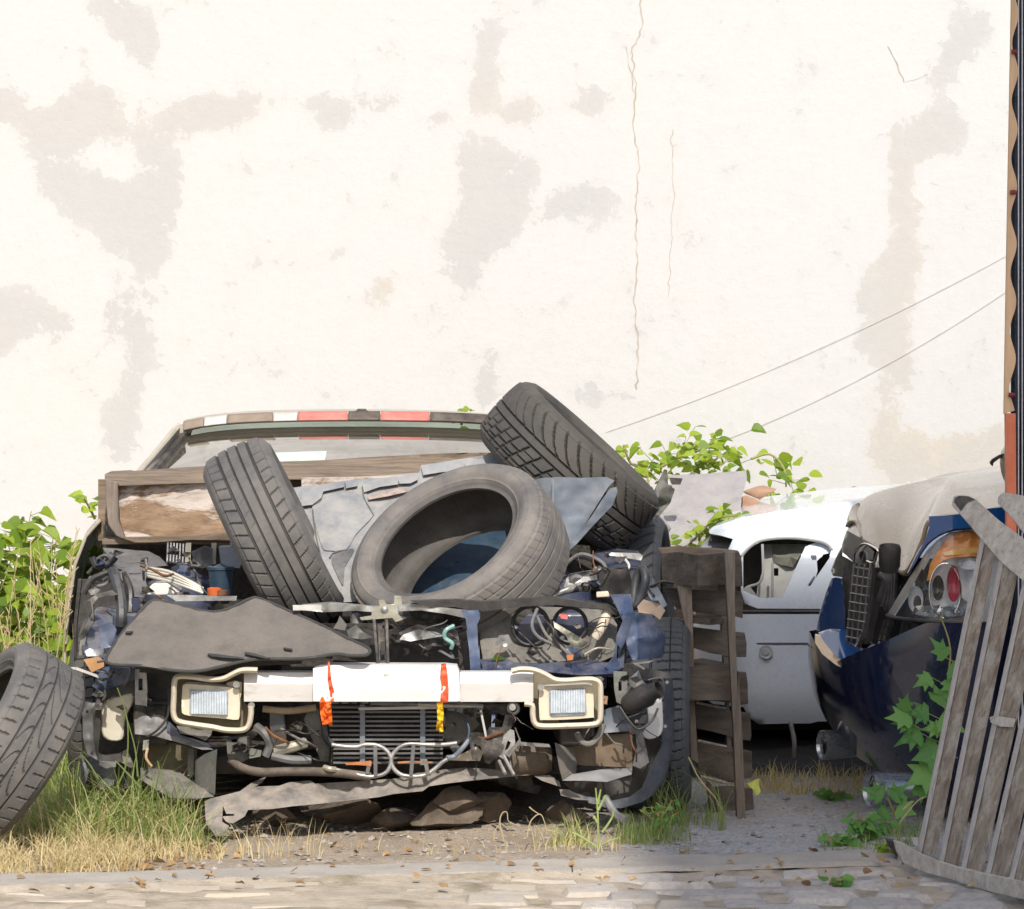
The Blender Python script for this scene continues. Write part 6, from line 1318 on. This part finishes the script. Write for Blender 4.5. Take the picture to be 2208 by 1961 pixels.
def leaf(q, p, d, size, kind='heart', up=None, t=None):
    d = Vector(d).normalized(); u = up or Vector((random.uniform(-.5, .5), -random.uniform(.1, 1), random.uniform(.3, 1))); u = (u-d*u.dot(d)).normalized(); r = d.cross(u)
    LV, LF = LEAF[kind]
    kx = random.uniform(.7, 1.15); kz = random.uniform(-.5, 3.2)
    q.add([Vector(p)+(r*x*kx+d*y+u*(z*kz-.12*y*y*kz))*size for x, y, z in LV], LF, t if t is not None else random.random()*.75+.05)
def plant(name, base, h, spread, n, size, kind, m, label, cat, grp=None, lean=(0, 0), stems=4, t=None, droop=.3):
    ro = empty(name, base, label, cat, grp); st = MB(); lf = MB()
    for s_ in range(stems):
        a = random.random()*6.28; L = h*random.uniform(.65, 1.05); dx = spread*random.uniform(.2, 1)*math.cos(a)+lean[0]; dy = spread*.5*math.sin(a)+lean[1]
        pts = [Vector(base)+Vector((dx*k*k, dy*k*k, L*k*(1-.12*k)))+Vector((random.uniform(-.01, .01), 0, 0)) for k in np.linspace(0, 1, 6)]
        st.tube(pts, [.0045, .0015], 5, 3, t=.1)
        P_ = crom(pts, 6)
        for i in range(n//stems):
            k = random.random()**.7; c = P_[int(k*(len(P_)-1))]; an = random.random()*6.28
            d = Vector((math.cos(an), math.sin(an)*.8-.25, random.uniform(-droop, .5))); b0 = c+d*size*random.uniform(.2, 1.0)
            st.tube([c, b0], .001, 4, 0)
            leaf(lf, b0, d+Vector((0, 0, -.35)), size*random.uniform(.6, 1.25), kind, t=(random.random()*.7+.05 if t is None else t()))
    st.build('stem', m_stem, ro); lf.build('foliage', m, ro, smooth=False)
    return ro
random.seed(21)
# weeds at the left
kk = 0
for (px_, Y, h, sp, n, sz, lab) in ((15, 14.3, 1.0, .2, 330, .06, 'tall leafy green weed at the far left edge'), (85, 14.6, .96, .2, 330, .065, 'leafy green weed second from the left edge behind the dry grass'), (150, 14.2, .82, .15, 280, .058, 'leafy weed close to the left side of the wreck'), (60, 13.6, .68, .24, 320, .05, 'low yellow-green weed in front of the taller left weeds'), (150, 13.2, .52, .13, 240, .055, 'low green weed beside the wreck sill on the left'), (-60, 14.0, .8, .2, 100, .08, 'leafy weed partly outside the left edge'), (205, 15.5, .78, .1, 60, .06, 'thin sprig rising against the wall left of the wooden trough'), (10, 13.0, .50, .24, 280, .055, 'low weed behind the leaning tyre'), (185, 14.6, .84, .1, 60, .08, 'broad-leaved weed whose top leaf touches the trough end')):
    b0 = W(px_, 1500, Y); b0.z = 0
    plant('leafy_weed', b0, h, sp, n, sz, 'heart', m_leaf, lab, 'weed', 'weeds along the left of the wreck', stems=7)
# vine patches on the wall behind the pallet
def vine(label, pts, n, size, Y=16.6, spread=.10):
    b0 = W(*pts[0], Y); ro = empty('wall_vine', b0, label, 'vine', 'vines at the foot of the plaster wall'); st = MB(); lf = MB()
    w_ = [W(x, y, Y+random.uniform(-.1, .1)) for x, y in pts]; st.tube(w_, [.006, .003], 6, 4, t=.1); P_ = crom(w_, 10)
    for i in range(n):
        c = random.choice(P_)+Vector((random.gauss(0, spread), random.gauss(0, .06), random.gauss(0, spread*.6)))
        an = random.random()*6.28; leaf(lf, c, (math.cos(an), -.3+math.sin(an)*.4, random.uniform(-.5, .4)), size*random.uniform(.5, 1.2))
        if i % 3 == 0: st.tube([c, min(P_, key=lambda q_: (q_-c).length)], .0012, 4, 0)
    st.build('stem', m_stem, ro); lf.build('foliage', m_leaf, ro, smooth=False)
random.seed(33)
vine('bright vine clump between the dark tyre and the grey sheet', [(1345, 960), (1360, 1000), (1390, 1010), (1400, 1050), (1410, 1080)], 44, .045, spread=.05)
vine('bright vine clump rising above the grey sheet', [(1420, 1010), (1460, 990), (1500, 975), (1540, 965), (1560, 1000)], 95, .05, spread=.075)
vine('thin vine sprig with a tall upright leaf over the grey sheet', [(1500, 1000), (1545, 990), (1548, 950)], 18, .06, spread=.03)
vine('loose vine branch right of the grey sheet top', [(1620, 990), (1660, 980), (1690, 1010), (1695, 1050)], 20, .055, spread=.05)
vine('trailing vine along the roof line of the white car', [(1660, 1080), (1700, 1075), (1740, 1080), (1800, 1080), (1850, 1072)], 40, .05, spread=.045)
vine('vine leaves hanging in front of the grey sheet', [(1600, 1110), (1560, 1115), (1530, 1130), (1500, 1160), (1480, 1180)], 46, .045, Y=14.9, spread=.045)
vine('tiny vine tip showing above the roof of the wreck', [(995, 915), (1002, 893), (1008, 885)], 7, .05, spread=.012)
vine('small climbing leaves above the left end of the trough', [(205, 1120), (190, 1090), (180, 1075)], 8, .05, Y=16.5, spread=.03)
# sapling in front of the dark blue car
def sapling(label, segs, sizes, Y):
    b0 = W(*segs[0], Y); b0.z = 0; ro = empty('maple_sapling', b0, label, 'sapling', 'young maple shoots by the blue car'); st = MB(); lf = MB()
    st.tube([b0]+[W(x, y, Y) for x, y in segs], [.005, .002], 6, 4, t=.1)
    for (x, y, s_, an, bx) in sizes:
        p = W(x, y, Y-.02); d = Vector((math.cos(an), -.2, math.sin(an))); b1 = W(bx[0], bx[1], Y) if bx else p
        st.tube([b1, p], .0012, 5, 0); leaf(lf, p, d, s_, 'maple', up=Vector((random.uniform(-.3, .3), -1, .6)))
    st.build('stem', m_stem, ro); lf.build('foliage', m_leafshade, ro, smooth=False)
sp_ = []
for (x, y, s_, an) in ((1100, 60, .07, 2.2), (1120, 130, .06, -.4), (1000, 200, .055, 3.5), (1130, 210, .05, -1.5), (860, 470, .075, 3.2), (800, 430, .05, 1.3), (870, 530, .055, 2.9), (930, 590, .075, 3.4), (1040, 380, .06, 1.0), (1060, 470, .08, -.5), (980, 450, .06, 3.0), (1060, 700, .085, 3.5), (1020, 840, .09, 3.6), (980, 960, .06, 3.4), (1060, 560, .05, 3.0), (1000, 700, .05, 3.6)):
    sp_.append((*z9(x, y), s_, an, z9(x+120, y+60)))
sapling('young maple with jagged green leaves against the dark blue bumper', Z(z9, 1060,1250, 1080,900, 1090,600, 1100,300, 1130,0, 1060,-230), sp_, 11.98)
sapling('low maple shoot in front of the round fog lamp', Z(z9, 760,1200, 720,1100, 690,1030), [(*z9(660, 1030), .06, 2.6, z9(700, 1060)), (*z9(720, 1040), .055, .8, z9(710, 1060)), (*z9(760, 1100), .055, -.4, z9(720, 1090)), (*z9(700, 1130), .05, 3.6, z9(720, 1120))], 11.95)
P('yellow_leaf', M('yellow_leaf', (.50, .52, .10), .6, 0, .15), None, pts=Z(z7, 775,1010, 800,1000, 830,985, 858,975, 850,1010, 862,1060, 850,1080, 825,1088, 815,1050, 790,1030), Y=12.38, thick=.002, step=6, crumple=.03); tag(bpy.data.objects['yellow_leaf'], 'single yellow-green leaf beside the pallet foot', 'leaf')
for (x, y, lab) in ((1455, 1412, 'low green leaf tuft at the kerb near the slatted frame'), (500, 1240, 'small green weed on the gravel left of the frame foot'), (480, 1150, 'leafy sprout under the round fog lamp')):
    pass
def low(name, x, Y, h, n, lab, m=m_leafshade, sz=.03, stems=5, sp=.05): 
    b0 = Vector(((x-CX)/F*Y, Y, 0)); plant(name, b0, h, sp, n, sz, 'heart', m, lab, 'weed', 'small ground weeds', stems=stems)
random.seed(44)
low('ground_weed', 1825, 11.72, .035, 26, 'low green tuft on the gravel just behind the kerb', sz=.035)
low('ground_weed', 1865, 11.85, .09, 50, 'small leafy weed left of the slatted frame foot', sz=.03)
low('ground_weed', 1925, 11.42, .05, 24, 'yellow-green sprout at the left end of the frame bottom rail', m=m_leaf, sz=.025)
low('ground_weed', 1800, 10.88, .02, 16, 'flat weed growing between the cobbles in the shade', sz=.03)
low('ground_weed', 1425, 12.0, .10, 60, 'fine green weed in front of the wreck wheel', sz=.018, stems=12, sp=.08)
low('ground_weed', 1790, 12.9, .03, 24, 'small green weed in the dry grass before the white car', sz=.03)

# ------------------------------------------------------------------ grass (uncountable)
def blades(name, m, regs, lab=None):
    V = []; Fc = []; T = []
    for (x0, x1, Y0, Y1, n, h0, h1, wd, tint, curl) in regs:
        for _ in range(n):
            X = random.uniform(x0, x1); Y = random.uniform(Y0, Y1)
            if Y < kerbY(X)-.02: Y = kerbY(X)+random.random()*.1
            dn_ = noise.noise(Vector((X*9, Y*9, tint*7)))
            if dn_ < -.05 and random.random() < .75: continue
            h = random.uniform(h0, h1)*(1+.8*max(-.4, dn_)); a = random.random()*6.28; c = random.uniform(.1, curl)*h; w_ = wd*random.uniform(.6, 1.3); wa = random.random()*3.14
            t = min(1, max(.01, random.gauss(tint, .2))); b0 = len(V); px_, py_ = math.cos(wa)*w_, math.sin(wa)*w_; z0 = max(0, gz(X, Y))-.004
            for k in range(4):
                s_ = k/3; ww = (1-s_)**.7 if k < 3 else 0
                cx0, cy0, cz = X+math.cos(a)*c*s_**2, Y+math.sin(a)*c*s_**2, z0+h*(s_-.25*s_**3*(c/h))
                if k < 3: V += [(cx0-px_*ww, cy0-py_*ww, cz), (cx0+px_*ww, cy0+py_*ww, cz)]; T += [t, t]
                else: V.append((cx0, cy0, cz)); T.append(t)
            Fc += [(b0, b0+1, b0+3, b0+2), (b0+2, b0+3, b0+5, b0+4), (b0+4, b0+5, b0+6)]
    q = MB(); q.add(V, Fc, T); o = q.build(name, m, None, smooth=False); tag(o, lab, None, None, 'stuff'); return o
random.seed(8)
# x range at Y 11.7: px -> X
blades('green_grass', m_grass, [(-1.5, -.98, 11.7, 12.4, 1700, .04, .15, .0022, .6, 1.2), (-1.25, -.86, 11.62, 12.0, 420, .08, .24, .0028, .45, 1.2), (-1.6, -1.15, 12.2, 14.5, 1500, .08, .30, .003, .4, .6), (-1.05, -.80, 11.58, 11.8, 350, .05, .15, .0022, .5, 1.),
   (.28, .50, 11.75, 12.1, 500, .03, .09, .0016, .35, .9), (.10, .22, 11.62, 11.8, 260, .03, .10, .0018, .75, 1.), (.40, .62, 12.1, 12.4, 260, .06, .2, .002, .35, .9), (.85, 1.15, 11.6, 12.0, 500, .02, .07, .0018, .4, 1.), (.9, 1.05, 11.4, 11.55, 120, .02, .06, .0018, .6, 1.), (.45, .49, 11.15, 11.25, 40, .02, .05, .002, .7, 1.)])
blades('dry_grass', m_straw, [(-1.6, -.85, 11.5, 12.2, 700, .08, .2, .0018, .6, 1.8), (-1.75, -.95, 11.1, 12.0, 3600, .03, .10, .0018, .5, 1.6), (-1.75, -1.1, 11.05, 11.4, 1500, .02, .06, .0018, .6, 1.6), (-1.1, -.78, 11.35, 11.75, 900, .02, .07, .0018, .5, 1.4), (-.75, -.5, 11.45, 11.6, 90, .03, .10, .0014, .5, .7),
   (.6, 1.15, 13.0, 13.6, 900, .015, .07, .0022, .3, 1.2), (.05, .3, 11.55, 11.8, 200, .02, .08, .0014, .6, 1.), (-.5, .1, 11.5, 11.75, 90, .01, .05, .0013, .4, 1.)])
# tall dry stems at the left
V = []; q = MB()
for i in range(80):
    X = random.uniform(-1.62, -1.18); Y = random.uniform(12.8, 14.0); h = random.uniform(.45, .78); a = random.uniform(-.15, .15)
    p = [Vector((X, Y, 0)), Vector((X+a*.3*h, Y, h*.5)), Vector((X+a*h, Y-.02, h))]; q.tube(p, [.0022, .001], 4, 3, t=random.uniform(.2, 1))
    for k in range(5): 
        c = p[1].lerp(p[2], .5+k*.12); q.tube([c, c+Vector((random.uniform(-.02, .02), 0, .02))], .0014, 4, 0, t=.8)
tag(q.build('dry_grass_stalks', m_straw), kind='stuff')
# individual weeds in front
def stalk(name, lab, lines, Y, m, r=.0022, cat='weed', leaves=0):
    q = MB()
    for L in lines: q.tube([W(x, y, Y) for x, y in L], [r, r*.5], 6, 5, t=.3)
    o = q.build(name, m, None); return tag(o, lab, cat)
stalk('bent_dry_stem', 'left bent dry stem standing before the dark gap under the wreck', [Z(z3, 690,1352, 665,1240, 680,1180, 710,1175, 720,1230, 775,1255), Z(z3, 628,1355, 635,1290, 665,1245)], 11.62, m_twig, cat='dry stem')
stalk('bent_dry_stem', 'arched dry stem before the dark gap, right of the first', [Z(z3, 835,1330, 860,1230, 915,1185, 945,1230, 960,1310), Z(z3, 850,1140, 880,1165, 920,1190), Z(z3, 960,1285, 1040,1305)], 11.62, m_twig, cat='dry stem')
stalk('flowering_weed', 'upright pale green weed with buds before the right end of the wreck', [Z(z3, 1290,1450, 1285,1300, 1280,1150, 1268,1020), Z(z3, 1285,1160, 1320,1090, 1330,1065), Z(z3, 1282,1120, 1300,1030), Z(z3, 1310,1300, 1370,1210, 1382,1150), Z(z3, 1280,1240, 1258,1200, 1255,1215), Z(z3, 1300,1380, 1420,1330), Z(z3, 1280,1400, 1180,1330, 1120,1300), Z(z3, 1290,1420, 1230,1360, 1180,1400), Z(z3, 1290,1440, 1400,1440)], 11.6, M('pale_weed', (.30, .36, .12), .7, 0, .3), .004)
stalk('straw_stalk', 'long bent straw stalk leaning at the pallet foot', [Z(z7, 400,840, 470,980, 570,1100, 600,1160, 620,1240), Z(z7, 590,1140, 650,1225), Z(z7, 600,1150, 625,1200)], 12.2, m_twig, .003, 'straw')
stalk('bent_twig', 'brown twig lying over the stones below the blue car', [Z(z9, 730,1290, 800,1180, 900,1060, 960,1030), Z(z9, 800,1120, 860,1060)], 11.9, m_twig, .003, 'twig')
stalk('dry_leaf_curl', 'dark curled dead leaf on the cobbles', [Z(z9, 270,1670, 300,1635, 350,1615), Z(z9, 270,1665, 265,1700)], 10.9, m_rust, .004, 'dead leaf')
for i, (x, y, Y) in enumerate(((430, 600, 11.8), (480, 560, 11.78), (540, 700, 11.75), (860, 500, 11.7))): pass
for i, (A) in enumerate((Z(z1, 700,1420, 640,1320, 585,1250), Z(z1, 830,1480, 900,1300, 905,1000, 835,770), Z(z1, 980,1400, 960,1200, 900,980), Z(z1, 1000,1480, 860,1330, 820,1290), Z(z1, 1180,1600, 1175,1500, 1120,1290))):
    stalk('grass_stem', ['short curved grass stem left of the washer bottle', 'long grass stem reaching up across the washer bottle', 'broad grass stem crossing the splash shield', 'grass stem arching left below the shield', 'thin grass stem in front of the left shield box'][i], [A], 11.72, m_grass, .0028, 'grass stem')
for o in bpy.data.objects:
    if o.name.startswith('grass_stem'): o['group'] = 'long grass stems before the wreck'
# dead leaves and scraps scattered through the grass and along the kerb : uncountable
random.seed(77); q = MB()
for i in range(420):
    if i % 3: X = random.uniform(-1.6, -.8); Y = random.uniform(11.15, 11.9)
    else: X = random.uniform(-1.5, 1.2); Y = random.uniform(10.6, 12.1)
    z = (max(0, gz(X, Y)) if Y > kerbY(X) else .018)+random.uniform(.001, .008)
    leaf(q, (X, Y, z), (random.uniform(-1, 1), random.uniform(-1, 1), random.uniform(-.1, .4)), random.uniform(.012, .032), 'heart', up=Vector((random.uniform(-.6, .6), random.uniform(-.8, .3), 1)))
tag(q.build('dead_leaves', leafmat('dead_leaf', (.20, .11, .05), (.42, .27, .13), (.6, .5, .2), .1), smooth=False), kind='stuff')
# loose wires, clips and scraps of trim hanging in the gaps of the wreck
random.seed(91)
regs = [((200, 1400), (330, 1560), 11.93), ((480, 1530), (680, 1640), 11.93), ((960, 1510), (1120, 1640), 11.93), ((1240, 1450), (1400, 1600), 11.93), ((690, 1330), (980, 1420), 12.0), ((1050, 1330), (1330, 1430), 12.02), ((200, 1190), (330, 1330), 12.25), ((300, 1180), (480, 1290), 12.3), ((1240, 1180), (1380, 1300), 12.25)]
for i in range(54):
    (a, b_), (c, d), Y = regs[i % len(regs)]
    x = random.uniform(a, c); y = random.uniform(b_, d); L = random.uniform(25, 85); an = random.uniform(-.6, 2.2)
    pts = [(x, y, Y+.04), (x+L*.4*math.cos(an)+random.uniform(-8, 8), y+L*.5*math.sin(an), Y), (x+L*.8*math.cos(an), y+L*.8*math.sin(an)+random.uniform(-12, 12), Y-.01), (x+L*math.cos(an)+random.uniform(-14, 14), y+L*math.sin(an), Y+.05)]
    hose(pts, random.choice([.0014, .0018, .0024, .004]), random.choice([m_black, m_black, m_rubberh, m_grey, m_lining, m_rust, m_dark]), 'wiring', 6)
for i in range(60):
    (a, b_), (c, d), Y = regs[i % len(regs)]
    x = random.uniform(a, c); y = random.uniform(b_, d); s_ = random.uniform(5, 16); n = random.choice([4, 5, 6]); r0 = random.random()*6
    P('trim_scrap', random.choice([m_black, m_black, m_grey, m_dark, m_steel, m_wreckblue, m_dark, m_lining]), pts=[(x+s_*random.uniform(.5, 1.5)*math.cos(r0+k*6.283/n), y+s_*random.uniform(.3, 1.)*math.sin(r0+k*6.283/n)) for k in range(n)], Y=Y+random.uniform(.0, .06), thick=random.uniform(.004, .02), step=6, crumple=.04, cf=.05)
